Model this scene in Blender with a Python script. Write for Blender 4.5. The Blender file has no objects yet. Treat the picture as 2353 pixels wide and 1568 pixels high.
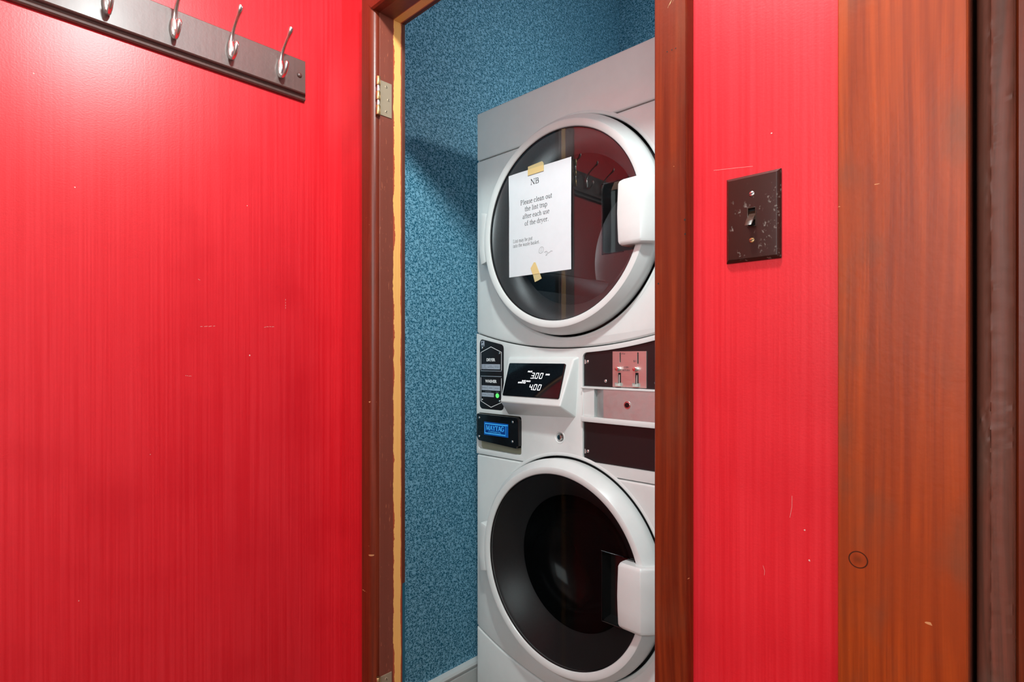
import bpy, bmesh, math, random
from mathutils import Vector, Matrix

random.seed(7)
scene = bpy.context.scene
COL = scene.collection
PI = math.pi

# ------------------------------------------------------------------ camera
FPX = 1283.5                                   # focal length in pixels of the 2353 wide frame
cam_d = bpy.data.cameras.new('camera')
cam_d.sensor_fit = 'HORIZONTAL'
cam_d.sensor_width = 36.0
cam_d.lens = FPX * 36.0 / 2353.0
cam_d.shift_y = (820 - 784) / 2353.0
cam_d.clip_start = 0.01
cam = bpy.data.objects.new('camera', cam_d)
COL.objects.link(cam)
cam.location = (1.323, -0.746, 1.13)
cam.rotation_euler = (PI / 2, 0, math.radians(43.63))
scene.camera = cam

# ------------------------------------------------------------------ light and exposure
scene.view_settings.view_transform = 'Standard'
scene.view_settings.look = 'None'
scene.view_settings.exposure = 0.38
scene.view_settings.gamma = 1.0
scene.view_settings.use_curve_mapping = False
world = bpy.data.worlds.new('world')
scene.world = world
world.use_nodes = True
world.node_tree.nodes['Background'].inputs[0].default_value = (0.9, 0.95, 1.0, 1)
world.node_tree.nodes['Background'].inputs[1].default_value = 0.2


def point_light(name, loc, power, radius, color=(1, 1, 1)):
    l = bpy.data.lights.new(name, 'POINT')
    l.energy = power
    l.shadow_soft_size = radius
    l.color = color
    o = bpy.data.objects.new(name, l)
    o.location = loc
    COL.objects.link(o)
    return o


HALL_LAMP = (0.95, -0.37, 2.22)
CLOSET_LAMP = (0.60, 0.80, 2.05)
point_light('hall_lamp_light', HALL_LAMP, 45, 0.045, (0.88, 1.0, 0.985))
point_light('closet_lamp_light', CLOSET_LAMP, 4.4, 0.05, (0.95, 1.0, 0.98))
# daylight from the window in the hall's rear wall
WIN = (0.92, 2.45, 1.12, 2.40)                 # x0, x1, z0, z1
HALL_REAR = -2.20
wl = bpy.data.lights.new('window_daylight', 'AREA')
wl.shape = 'RECTANGLE'
wl.size = WIN[1] - WIN[0]
wl.size_y = WIN[3] - WIN[2]
wl.energy = 28
wl.color = (0.88, 1.0, 1.0)
wo = bpy.data.objects.new('window_daylight', wl)
wo.location = ((WIN[0] + WIN[1]) / 2, HALL_REAR - 0.02, (WIN[2] + WIN[3]) / 2)
wo.rotation_euler = (PI / 2, 0, 0)
COL.objects.link(wo)
cy = scene.cycles
cy.max_bounces = 6
cy.diffuse_bounces = 3
cy.glossy_bounces = 3
cy.transmission_bounces = 4
cy.transparent_max_bounces = 8
cy.use_adaptive_sampling = True
cy.adaptive_threshold = 0.03
cy.caustics_reflective = False
cy.caustics_refractive = False


# ------------------------------------------------------------------ materials
class NT:
    """small helper around a node tree"""
    def __init__(self, name, rough=0.5, metal=0.0, color=(0.8, 0.8, 0.8), spec=0.5, coat=0.0, coat_rough=0.1):
        self.m = bpy.data.materials.new(name)
        self.m.use_nodes = True
        self.t = self.m.node_tree
        self.b = self.t.nodes['Principled BSDF']
        self.b.inputs['Base Color'].default_value = (*color, 1)
        self.b.inputs['Roughness'].default_value = rough
        self.b.inputs['Metallic'].default_value = metal
        self.b.inputs['Specular IOR Level'].default_value = spec
        self.b.inputs['Coat Weight'].default_value = coat
        self.b.inputs['Coat Roughness'].default_value = coat_rough
        self._geo = None

    def n(self, kind, **kw):
        nd = self.t.nodes.new(kind)
        for k, v in kw.items():
            setattr(nd, k, v)
        return nd

    def link(self, a, b):
        self.t.links.new(a, b)

    def pos(self):
        if self._geo is None:
            self._geo = self.n('ShaderNodeNewGeometry')
        return self._geo.outputs['Position']

    def vmul(self, v, s):
        nd = self.n('ShaderNodeVectorMath', operation='MULTIPLY')
        self.link(v, nd.inputs[0])
        nd.inputs[1].default_value = s
        return nd.outputs[0]

    def vadd(self, v, s):
        nd = self.n('ShaderNodeVectorMath', operation='ADD')
        self.link(v, nd.inputs[0])
        nd.inputs[1].default_value = s
        return nd.outputs[0]

    def noise(self, v, scale=1.0, detail=3.0, rough=0.55, dist=0.0):
        nd = self.n('ShaderNodeTexNoise')
        self.link(v, nd.inputs['Vector'])
        nd.inputs['Scale'].default_value = scale
        nd.inputs['Detail'].default_value = detail
        nd.inputs['Roughness'].default_value = rough
        nd.inputs['Distortion'].default_value = dist
        return nd.outputs['Fac']

    def math(self, op, a, b=None, c=None, clamp=False):
        nd = self.n('ShaderNodeMath', operation=op)
        nd.use_clamp = clamp
        for i, x in enumerate((a, b, c)):
            if x is None:
                continue
            if isinstance(x, (int, float)):
                nd.inputs[i].default_value = x
            else:
                self.link(x, nd.inputs[i])
        return nd.outputs[0]

    def step(self, v, lo, hi):
        nd = self.n('ShaderNodeMapRange')
        nd.interpolation_type = 'SMOOTHSTEP'
        self.link(v, nd.inputs['Value'])
        nd.inputs['From Min'].default_value = lo
        nd.inputs['From Max'].default_value = hi
        return nd.outputs['Result']

    def mix(self, f, a, b):
        nd = self.n('ShaderNodeMix', data_type='RGBA')
        if isinstance(f, (int, float)):
            nd.inputs[0].default_value = f
        else:
            self.link(f, nd.inputs[0])
        for i, x in ((6, a), (7, b)):
            if isinstance(x, tuple):
                nd.inputs[i].default_value = (*x, 1)
            else:
                self.link(x, nd.inputs[i])
        return nd.outputs[2]

    def sep(self, v):
        nd = self.n('ShaderNodeSeparateXYZ')
        self.link(v, nd.inputs[0])
        return nd.outputs

    def comb(self, x, y, z=0.0):
        nd = self.n('ShaderNodeCombineXYZ')
        for i, q in enumerate((x, y, z)):
            if isinstance(q, (int, float)):
                nd.inputs[i].default_value = q
            else:
                self.link(q, nd.inputs[i])
        return nd.outputs[0]

    def color(self, s):
        self.link(s, self.b.inputs['Base Color'])

    def rough(self, s):
        self.link(s, self.b.inputs['Roughness'])

    def bump(self, h, strength=0.2, dist=0.001):
        nd = self.n('ShaderNodeBump')
        nd.inputs['Strength'].default_value = strength
        nd.inputs['Distance'].default_value = dist
        self.link(h, nd.inputs['Height'])
        self.link(nd.outputs[0], self.b.inputs['Normal'])


def simple(name, color, rough=0.5, metal=0.0, spec=0.5, coat=0.0):
    """plain material with a faint procedural variation"""
    k = NT(name, rough, metal, color, spec, coat)
    n = k.noise(k.pos(), 40.0, 2.0)
    c2 = tuple(min(1.0, c * 0.93) for c in color)
    k.color(k.mix(n, color, c2))
    return k.m


def emissive(name, color, strength):
    k = NT(name, 0.4, 0, color)
    k.b.inputs['Emission Color'].default_value = (*color, 1)
    k.b.inputs['Emission Strength'].default_value = strength
    return k.m


def red_paint():
    k = NT('red_wall_paint', 0.36, spec=0.45)
    p = k.pos()
    streak = k.noise(k.vmul(p, (170, 170, 1.6)), 1.0, 4.0, 0.65)
    fine = k.noise(k.vmul(p, (620, 620, 7)), 1.0, 2.0)
    blot = k.noise(p, 5.0, 2.0)
    c = k.mix(k.step(streak, 0.3, 0.72), (0.61, 0.009, 0.017), (0.68, 0.022, 0.032))
    c = k.mix(k.math('MULTIPLY', k.step(blot, 0.45, 0.75), 0.35), c, (0.48, 0.002, 0.009))
    # tiny paint chips
    v = k.n('ShaderNodeTexVoronoi')
    k.link(k.vmul(p, (9, 9, 6)), v.inputs['Vector'])
    v.inputs['Scale'].default_value = 1.0
    chip = k.math('LESS_THAN', v.outputs['Distance'], 0.012)
    c = k.mix(chip, c, (0.75, 0.6, 0.55))
    k.color(c)
    peel = k.noise(k.vmul(p, (250, 250, 330)), 1.0, 2.0)
    h = k.math('ADD', k.math('MULTIPLY', streak, 0.16), k.math('ADD', k.math('MULTIPLY', fine, 0.10), k.math('MULTIPLY', peel, 0.50)))
    k.bump(h, 0.20, 0.0012)
    return k.m


def stained_wood(name, dark, lite, gloss=0.28, dirt=(0.12, 0.10, 0.08), dirt_amount=0.3, knot=None, coat=0.25, spec=0.5):
    k = NT(name, gloss, coat=coat, coat_rough=0.22, spec=spec)
    p = k.pos()
    warp = k.noise(k.vmul(p, (5, 5, 1.0)), 1.0, 2.0)
    wv = k.n('ShaderNodeVectorMath', operation='ADD')
    k.link(k.vmul(p, (120, 120, 2.2)), wv.inputs[0])
    k.link(k.comb(k.math('MULTIPLY', warp, 6.0), k.math('MULTIPLY', warp, 3.0), 0.0), wv.inputs[1])
    g = k.noise(wv.outputs[0], 1.0, 4.0, 0.6)
    b = k.noise(k.vmul(p, (9, 9, 3.2)), 1.0, 4.0, 0.6)
    c = k.mix(k.step(g, 0.28, 0.75), dark, lite)
    mid = tuple((a * 0.7 + q * 0.3) for a, q in zip(dark, lite))
    c = k.mix(k.math('MULTIPLY', k.step(b, 0.42, 0.68), 0.75), c, mid)
    d = k.noise(k.vadd(k.vmul(p, (14, 14, 7)), (3.1, 2.2, 9.0)), 1.0, 3.0)
    c = k.mix(k.math('MULTIPLY', k.step(d, 0.5, 0.78), dirt_amount), c, dirt)
    # bright scratches
    s = k.noise(k.vadd(k.vmul(p, (16, 16, 110)), (8.0, 1.0, 3.0)), 1.0, 1.0)
    s2 = k.noise(k.vmul(p, (60, 60, 40)), 1.0, 1.0)
    sc = k.math('MULTIPLY', k.math('GREATER_THAN', s, 0.765), k.math('GREATER_THAN', s2, 0.55))
    c = k.mix(k.math('MULTIPLY', sc, 0.75), c, (0.62, 0.30, 0.13))
    if knot:
        dx = k.n('ShaderNodeVectorMath', operation='SUBTRACT')
        k.link(p, dx.inputs[0])
        dx.inputs[1].default_value = knot
        ln = k.n('ShaderNodeVectorMath', operation='LENGTH')
        k.link(k.vmul(dx.outputs[0], (1.0, 0.0, 1.0)), ln.inputs[0])
        r = ln.outputs['Value']
        ring = k.math('MULTIPLY', k.step(r, 0.0080, 0.0090), k.math('SUBTRACT', 1.0, k.step(r, 0.0090, 0.0102)))
        c = k.mix(ring, c, (0.01, 0.004, 0.002))
        inner = k.math('SUBTRACT', 1.0, k.step(r, 0.0, 0.0085))
        c = k.mix(k.math('MULTIPLY', inner, 0.5), c, (0.05, 0.012, 0.003))
    k.color(c)
    rr = k.math('ADD', k.math('MULTIPLY', b, 0.22), gloss - 0.08)
    k.rough(rr)
    k.bump(k.math('ADD', k.math('MULTIPLY', g, 0.5), k.noise(p, 120.0, 2.0)), 0.22, 0.0008)
    return k.m


def jamb_paint():
    """brown paint with a stripped bare band near the closet side, ragged edges"""
    k = NT('jamb_painted_wood', 0.45)
    p = k.pos()
    s = k.sep(p)
    rag = k.noise(k.vmul(p, (1, 40, 13)), 1.0, 5.0, 0.68)
    rag2 = k.noise(k.vadd(k.vmul(p, (1, 30, 11)), (0, 5, 3)), 1.0, 5.0, 0.68)
    a = k.math('SUBTRACT', s[1], k.math('MULTIPLY', k.math('SUBTRACT', rag, 0.5), 0.022))
    b = k.math('SUBTRACT', s[1], k.math('MULTIPLY', k.math('SUBTRACT', rag2, 0.5), 0.010))
    bare = k.math('MULTIPLY', k.math('GREATER_THAN', a, 0.0405), k.math('LESS_THAN', b, 0.0605))
    halo = k.math('MULTIPLY', k.math('GREATER_THAN', s[1], 0.0385), k.math('LESS_THAN', s[1], 0.063))
    chips = k.noise(k.vmul(p, (300, 300, 45)), 1.0, 2.0)
    base = k.mix(k.math('MULTIPLY', k.math('GREATER_THAN', chips, 0.69), 0.7), (0.21, 0.046, 0.027), (0.48, 0.14, 0.07))
    base = k.mix(k.math('MULTIPLY', k.noise(k.vmul(p, (90, 90, 2)), 1.0, 3.0), 0.6), base, (0.13, 0.023, 0.012))
    grain = k.noise(k.vmul(p, (260, 260, 3)), 1.0, 3.0)
    wood = k.mix(grain, (0.82, 0.37, 0.09), (0.92, 0.48, 0.15))
    c = k.mix(halo, base, (0.42, 0.065, 0.025))
    c = k.mix(bare, c, wood)
    k.color(c)
    k.bump(k.math('ADD', bare, chips), 0.15, 0.0006)
    return k.m


def wallpaper():
    k = NT('blue_floral_wallpaper', 0.55, spec=0.3)
    p = k.pos()
    s = k.sep(p)
    uv = k.comb(k.math('ADD', s[0], s[1]), s[2], 0.0)
    wob = k.noise(uv, 75.0, 2.0)
    wobv = k.comb(k.math('MULTIPLY', wob, 0.010), k.math('MULTIPLY', wob, -0.008), 0.0)
    ad = k.n('ShaderNodeVectorMath', operation='ADD')
    k.link(uv, ad.inputs[0])
    k.link(wobv, ad.inputs[1])
    uvw = ad.outputs[0]

    def leaves(src, scale, off, stretch, size):
        v = k.vadd(k.vmul(src, (scale, scale, 1)), (off, off * 0.7, 0))
        vo = k.n('ShaderNodeTexVoronoi', voronoi_dimensions='2D')
        k.link(v, vo.inputs['Vector'])
        vo.inputs['Scale'].default_value = 1.0
        df = k.n('ShaderNodeVectorMath', operation='SUBTRACT')
        k.link(v, df.inputs[0])
        k.link(vo.outputs['Position'], df.inputs[1])
        rot = k.n('ShaderNodeVectorRotate', rotation_type='Z_AXIS')
        k.link(df.outputs[0], rot.inputs['Vector'])
        cs = k.sep(vo.outputs['Color'])
        k.link(k.math('MULTIPLY', cs[0], 6.283), rot.inputs['Angle'])
        ln = k.n('ShaderNodeVectorMath', operation='LENGTH')
        k.link(k.vmul(rot.outputs[0], (1.0, stretch, 0.0)), ln.inputs[0])
        sz = k.math('ADD', size - 0.1, k.math('MULTIPLY', cs[1], 0.2))
        return k.math('LESS_THAN', ln.outputs['Value'], sz)

    l1 = leaves(uvw, 185.0, 0.0, 2.1, 0.50)
    l2 = leaves(uvw, 225.0, 31.7, 3.4, 0.56)
    l3 = leaves(uv, 72.0, 11.3, 1.0, 0.27)
    m = k.math('MAXIMUM', l1, k.math('MAXIMUM', l2, l3))
    gaps = leaves(uvw, 90.0, 71.0, 1.6, 0.24)
    m = k.math('MULTIPLY', m, k.math('SUBTRACT', 1.0, gaps))
    tone = k.noise(uv, 9.0, 2.0)
    lite = k.mix(tone, (0.24, 0.51, 0.68), (0.27, 0.56, 0.73))
    k.color(k.mix(m, (0.017, 0.145, 0.24), lite))
    k.bump(m, 0.08, 0.0003)
    return k.m


def thin_glass(name, tint, ior=1.55, rough=0.0, gcol=(1, 1, 1)):
    """thin tinted pane: tinted see-through plus a Fresnel reflection"""
    m = bpy.data.materials.new(name)
    m.use_nodes = True
    t = m.node_tree
    t.nodes.clear()
    out = t.nodes.new('ShaderNodeOutputMaterial')
    mx = t.nodes.new('ShaderNodeMixShader')
    tr = t.nodes.new('ShaderNodeBsdfTransparent')
    gl = t.nodes.new('ShaderNodeBsdfGlossy')
    fr = t.nodes.new('ShaderNodeFresnel')
    tx = t.nodes.new('ShaderNodeTexNoise')
    tx.inputs['Scale'].default_value = 30
    mp = t.nodes.new('ShaderNodeMapRange')
    mp.inputs['To Min'].default_value = rough
    mp.inputs['To Max'].default_value = rough + 0.02
    t.links.new(tx.outputs['Fac'], mp.inputs['Value'])
    t.links.new(mp.outputs[0], gl.inputs['Roughness'])
    tr.inputs['Color'].default_value = (*tint, 1)
    gl.inputs['Color'].default_value = (*gcol, 1)
    fr.inputs['IOR'].default_value = ior
    t.links.new(fr.outputs[0], mx.inputs[0])
    t.links.new(tr.outputs[0], mx.inputs[1])
    t.links.new(gl.outputs[0], mx.inputs[2])
    t.links.new(mx.outputs[0], out.inputs[0])
    return m


def scuffed_brown():
    k = NT('brown_switch_plastic', 0.26, spec=0.28)
    p = k.pos()
    a = k.noise(k.vmul(p, (75, 75, 60)), 1.0, 2.0)
    b = k.noise(k.vmul(p, (420, 420, 300)), 1.0, 2.0)
    sc = k.math('MULTIPLY', k.step(a, 0.56, 0.66), k.step(b, 0.52, 0.66))
    c = k.mix(k.math('MULTIPLY', sc, 0.55), (0.038, 0.012, 0.009), (0.28, 0.24, 0.21))
    k.color(c)
    return k.m


def metal(name, color, rough, scale=(300, 300, 300), amount=0.15):
    k = NT(name, rough, 1.0, color)
    n = k.noise(k.vmul(k.pos(), scale), 1.0, 3.0)
    k.rough(k.math('ADD', k.math('MULTIPLY', n, amount), rough - amount / 2))
    k.color(k.mix(n, color, tuple(c * 0.85 for c in color)))
    return k.m


def floor_boards():
    k = NT('floor_boards_stain', 0.35)
    p = k.pos()
    g = k.noise(k.vmul(p, (40, 3, 40)), 1.0, 4.0)
    k.color(k.mix(g, (0.12, 0.055, 0.025), (0.24, 0.12, 0.055)))
    k.bump(g, 0.1)
    return k.m


def two_tone_edge():
    """closet side stop: brown stain above, blue paint lower down"""
    k = NT('closet_stop_paint', 0.5)
    p = k.pos()
    s = k.sep(p)
    n = k.noise(k.vmul(p, (20, 20, 8)), 1.0, 2.0)
    f = k.math('GREATER_THAN', k.math('ADD', s[2], k.math('MULTIPLY', n, 0.05)), 0.60)
    k.color(k.mix(f, (0.010, 0.085, 0.13), (0.10, 0.025, 0.012)))
    return k.m


M = {}
M['red'] = red_paint()
M['casing'] = stained_wood('casing_stained_wood', (0.10, 0.009, 0.002), (0.22, 0.029, 0.006), 0.34, (0.12, 0.05, 0.025), 0.35, coat=0.04, spec=0.3)
M['board'] = stained_wood('wide_casing_stained_wood', (0.21, 0.026, 0.004), (0.38, 0.054, 0.006), 0.34, (0.12, 0.05, 0.025), 0.55, coat=0.0, spec=0.3, knot=(1.1708, 0, 0.9006))
M['casing_brown'] = stained_wood('left_casing_brown_gloss', (0.11, 0.012, 0.004), (0.20, 0.026, 0.009), 0.34, (0.08, 0.02, 0.01), 0.3, coat=0.12, spec=0.35)
M['slab'] = stained_wood('door_dark_stain', (0.09, 0.020, 0.012), (0.19, 0.050, 0.030), 0.34, (0.10, 0.06, 0.045), 0.4, coat=0.0, spec=0.25)
k_ = stained_wood('door_stop_rough_paint', (0.11, 0.040, 0.026), (0.22, 0.060, 0.038), 0.42, (0.13, 0.09, 0.07), 0.6, coat=0.0, spec=0.25)
M['stop'] = k_
M['jamb'] = jamb_paint()
M['edge'] = two_tone_edge()
M['paper_blue'] = wallpaper()
M['white_paint'] = simple('white_gloss_paint', (0.80, 0.80, 0.78), 0.3)
M['cream'] = simple('pale_wall_paint', (0.69, 0.72, 0.72), 0.6)
M['ceiling'] = simple('white_ceiling_paint', (0.80, 0.79, 0.77), 0.8)
M['floor'] = floor_boards()
M['enamel'] = simple('white_enamel', (0.725, 0.74, 0.73), 0.28, 0, 0.5, 0.15)
M['enamel_grey'] = simple('light_grey_plastic', (0.70, 0.71, 0.71), 0.35)
M['chassis'] = simple('dark_chassis', (0.05, 0.05, 0.05), 0.6)
M['black'] = simple('black_satin_panel', (0.012, 0.010, 0.011), 0.33)
M['black_gloss'] = simple('black_gloss_plastic', (0.006, 0.006, 0.007), 0.08)
M['print_white'] = simple('white_print', (0.85, 0.85, 0.85), 0.5)
M['print_grey'] = simple('grey_print', (0.38, 0.43, 0.50), 0.5)
M['print_dark'] = simple('dark_print', (0.03, 0.035, 0.05), 0.5)
M['ink'] = simple('black_ink', (0.020, 0.020, 0.022), 0.7)
M['pencil'] = simple('grey_pen_ink', (0.22, 0.22, 0.23), 0.7)
M['paper'] = simple('white_paper', (0.73, 0.76, 0.79), 0.75, 0, 0.2)
M['tape'] = simple('tan_masking_tape', (0.76, 0.58, 0.26), 0.5)
M['tape_glass'] = simple('tan_masking_tape_on_glass', (0.60, 0.50, 0.25), 0.5)
M['steel'] = metal('brushed_steel', (0.80, 0.74, 0.70), 0.42, (30, 500, 500))
M['galv'] = metal('dull_galvanised_steel', (0.70, 0.70, 0.69), 0.55, (60, 60, 60), 0.2)
M['pale_metal'] = simple('pale_cast_metal', (0.60, 0.63, 0.58), 0.35, 0.3)
M['chrome'] = metal('bright_screw_metal', (0.80, 0.79, 0.76), 0.14)
M['nickel'] = metal('satin_nickel', (0.74, 0.73, 0.70), 0.24, (200, 200, 200), 0.06)
M['brass'] = metal('worn_brass', (0.55, 0.36, 0.17), 0.42)
M['hinge_leaf'] = simple('tarnished_hinge_leaf', (0.46, 0.34, 0.235), 0.42, 0.45)
M['drum'] = metal('drum_metal', (0.50, 0.51, 0.52), 0.35)
M['liner'] = simple('grey_door_liner', (0.70, 0.71, 0.71), 0.28, 0.7)
M['liner_black'] = simple('black_door_liner', (0.052, 0.052, 0.054), 0.32)
M['bowl_black'] = simple('black_bowl_gloss', (0.006, 0.006, 0.006), 0.14, 0, 0.2)
M['glass_dryer'] = thin_glass('smoked_dryer_glass', (0.78, 0.79, 0.80), 1.62)
M['glass_washer'] = thin_glass('dark_washer_glass', (0.62, 0.62, 0.62), 1.16)
M['cup'] = thin_glass('clear_cup_plastic', (0.75, 0.77, 0.80), 1.16)
M['cup_dark'] = simple('dark_cup_plastic', (0.008, 0.008, 0.008), 0.18)
M['screen'] = simple('black_display_glass', (0.004, 0.004, 0.005), 0.06)
M['digits'] = emissive('display_digits', (0.9, 0.92, 0.95), 1.0)
M['green_led'] = emissive('green_start_lamp', (0.10, 0.65, 0.14), 0.55)
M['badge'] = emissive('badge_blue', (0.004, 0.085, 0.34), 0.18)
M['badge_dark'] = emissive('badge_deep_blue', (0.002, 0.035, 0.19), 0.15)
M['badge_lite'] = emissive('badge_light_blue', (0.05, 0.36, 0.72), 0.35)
M['olive'] = simple('dull_beige_recess', (0.30, 0.28, 0.20), 0.5)
M['rack'] = stained_wood('espresso_rack_wood', (0.065, 0.026, 0.020), (0.085, 0.035, 0.027), 0.46, (0.05, 0.03, 0.025), 0.2, coat=0.10, spec=0.9)
M['switch'] = scuffed_brown()
M['switch_plain'] = simple('brown_toggle_plastic', (0.05, 0.022, 0.014), 0.25)
M['scuff'] = simple('pale_scuff', (0.75, 0.42, 0.38), 0.6)
M['hole'] = simple('dark_hole', (0.006, 0.005, 0.005), 0.8)
M['chip'] = simple('bare_chip_wood', (0.70, 0.45, 0.22), 0.6)
M['lamp_glass'] = simple('lamp_holder_white', (0.8, 0.8, 0.78), 0.4)

# ------------------------------------------------------------------ mesh helpers
WORLD = {}


def finish(name, bm, mat, parent=None, bevel=0.0, segs=2, smooth=True, angle=35, label=None):
    bmesh.ops.remove_doubles(bm, verts=bm.verts, dist=1e-6)
    bmesh.ops.recalc_face_normals(bm, faces=bm.faces)
    if bevel > 0:
        ed = [e for e in bm.edges if len(e.link_faces) == 2 and e.calc_face_angle(0) > math.radians(30)]
        bmesh.ops.bevel(bm, geom=ed, offset=bevel, segments=segs, profile=0.5, affect='EDGES', clamp_overlap=True)
    cs = [v.co for v in bm.verts]
    lo = Vector([min(c[i] for c in cs) for i in range(3)])
    hi = Vector([max(c[i] for c in cs) for i in range(3)])
    ctr = (lo + hi) / 2
    bmesh.ops.translate(bm, verts=bm.verts, vec=-ctr)
    me = bpy.data.meshes.new(name)
    bm.to_mesh(me)
    bm.free()
    if smooth:
        me.polygons.foreach_set('use_smooth', [True] * len(me.polygons))
        me.set_sharp_from_angle(angle=math.radians(angle))
    me.materials.append(mat)
    return place(name, me, ctr, parent, label)


def place(name, me, loc, parent=None, label=None):
    o = bpy.data.objects.new(name, me)
    COL.objects.link(o)
    loc = Vector(loc)
    o.location = loc
    if parent is not None:
        o.parent = parent
        o.matrix_parent_inverse = Matrix.Translation(-WORLD[parent.name])
    WORLD[o.name] = loc
    if label:
        o['label'] = label
    return o


def thing(name, loc, label=None, cat=None, group=None, kind=None):
    o = bpy.data.objects.new(name, None)
    COL.objects.link(o)
    o.empty_display_size = 0.05
    o.location = loc
    WORLD[o.name] = Vector(loc)
    tag(o, label, cat, group, kind)
    return o


def tag(o, label=None, cat=None, group=None, kind=None):
    if label:
        o['label'] = label
    if cat:
        o['category'] = cat
    if group:
        o['group'] = group
    if kind:
        o['kind'] = kind
    return o


def bx(bm, x0, x1, y0, y1, z0, z1):
    r = bmesh.ops.create_cube(bm, size=1.0)
    bmesh.ops.scale(bm, verts=r['verts'], vec=(x1 - x0, y1 - y0, z1 - z0))
    bmesh.ops.translate(bm, verts=r['verts'], vec=((x0 + x1) / 2, (y0 + y1) / 2, (z0 + z1) / 2))
    return r['verts']


def box(name, mat, parent, x0, x1, y0, y1, z0, z1, bevel=0.0, segs=2, label=None):
    bm = bmesh.new()
    bx(bm, x0, x1, y0, y1, z0, z1)
    return finish(name, bm, mat, parent, bevel, segs, label=label)


def plate_bm(loops, y0, y1):
    """outline loops (x,z), first the outer one, others holes; front at y0, back at y1"""
    bm = bmesh.new()
    edges = []
    for lp in loops:
        vs = [bm.verts.new((x, y0, z)) for x, z in lp]
        for i in range(len(vs)):
            edges.append(bm.edges.new((vs[i], vs[(i + 1) % len(vs)])))
    if len(loops) == 1:
        bm.faces.new(bm.verts[:])
    else:
        bmesh.ops.triangle_fill(bm, use_beauty=True, use_dissolve=False, edges=edges)
    fs = bm.faces[:]
    r = bmesh.ops.extrude_face_region(bm, geom=fs)
    vs = [g for g in r['geom'] if isinstance(g, bmesh.types.BMVert)]
    bmesh.ops.translate(bm, verts=vs, vec=(0, y1 - y0, 0))
    return bm


def plate(name, mat, parent, loops, y0, y1, bevel=0.0, segs=2, label=None):
    return finish(name, plate_bm(loops, y0, y1), mat, parent, bevel, segs, label=label)


def circle(cx, cz, r, n=72, a0=0.0, a1=2 * PI, end=False):
    m = n if not end else n - 1
    return [(cx + r * math.cos(a0 + (a1 - a0) * i / m), cz + r * math.sin(a0 + (a1 - a0) * i / m)) for i in range(n)]


def rrect(x0, x1, z0, z1, r, n=5):
    out = []
    for cx, cz, a in ((x1 - r, z1 - r, 0), (x0 + r, z1 - r, PI / 2), (x0 + r, z0 + r, PI), (x1 - r, z0 + r, 1.5 * PI)):
        for i in range(n + 1):
            t = a + PI / 2 * i / n
            out.append((cx + r * math.cos(t), cz + r * math.sin(t)))
    return out


def lathe_y(name, mat, parent, prof, cx, cz, n=96, closed=False, angle=35, label=None):
    """revolve (r,y) about the y axis through (cx,cz)"""
    bm = bmesh.new()
    rings = []
    for r, y in prof:
        if r < 1e-6:
            rings.append([bm.verts.new((cx, y, cz))])
        else:
            rings.append([bm.verts.new((cx + r * math.cos(2 * PI * i / n), y, cz + r * math.sin(2 * PI * i / n))) for i in range(n)])
    pairs = list(zip(rings[:-1], rings[1:]))
    if closed:
        pairs.append((rings[-1], rings[0]))
    for a, b in pairs:
        for i in range(n):
            j = (i + 1) % n
            if len(a) == 1 and len(b) == 1:
                continue
            if len(a) == 1:
                bm.faces.new((a[0], b[i], b[j]))
            elif len(b) == 1:
                bm.faces.new((a[i], b[0], a[j]))
            else:
                bm.faces.new((a[i], b[i], b[j], a[j]))
    return finish(name, bm, mat, parent, angle=angle, label=label)


def loft(name, mat, parent, rings, caps=True, label=None, angle=60):
    """skin between rings of points (all the same length)"""
    bm = bmesh.new()
    vs = [[bm.verts.new(p) for p in r] for r in rings]
    n = len(rings[0])
    for a, b in zip(vs[:-1], vs[1:]):
        for i in range(n):
            j = (i + 1) % n
            bm.faces.new((a[i], a[j], b[j], b[i]))
    if caps:
        bm.faces.new(list(reversed(vs[0])))
        bm.faces.new(vs[-1])
    return finish(name, bm, mat, parent, angle=angle, label=label)


def tube_rings(pts, radii, n=14, flat=1.0):
    pts = [Vector(p) for p in pts]
    rings = []
    for i, p in enumerate(pts):
        t = (pts[min(i + 1, len(pts) - 1)] - pts[max(i - 1, 0)]).normalized()
        side = Vector((0, 1, 0))
        if abs(t.dot(side)) > 0.9:
            side = Vector((1, 0, 0))
        u = t.cross(side).normalized()
        v = t.cross(u).normalized()
        r = radii[i]
        rings.append([p + u * (r * flat * math.cos(2 * PI * q / n)) + v * (r * math.sin(2 * PI * q / n)) for q in range(n)])
    return rings


def smooth_path(ctrl, n=8):
    """Catmull-Rom through control tuples of any dimension"""
    P = [ctrl[0]] + list(ctrl) + [ctrl[-1]]
    out = []
    for i in range(1, len(P) - 2):
        for q in range(n):
            t = q / n
            out.append(tuple(0.5 * ((2 * b) + (-a + c) * t + (2 * a - 5 * b + 4 * c - d) * t * t + (-a + 3 * b - 3 * c + d) * t ** 3)
                             for a, b, c, d in zip(P[i - 1], P[i], P[i + 1], P[i + 2])))
    out.append(tuple(ctrl[-1]))
    return out


def frame(origin, ux, uv):
    ux, uv = Vector(ux).normalized(), Vector(uv).normalized()
    w = ux.cross(uv)
    m = Matrix((ux, uv, w)).transposed().to_4x4()
    m.translation = Vector(origin)
    return m


FRONT = lambda x, y, z: frame((x, y, z), (1, 0, 0), (0, 0, 1))       # u right, v up, w towards -y


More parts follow.
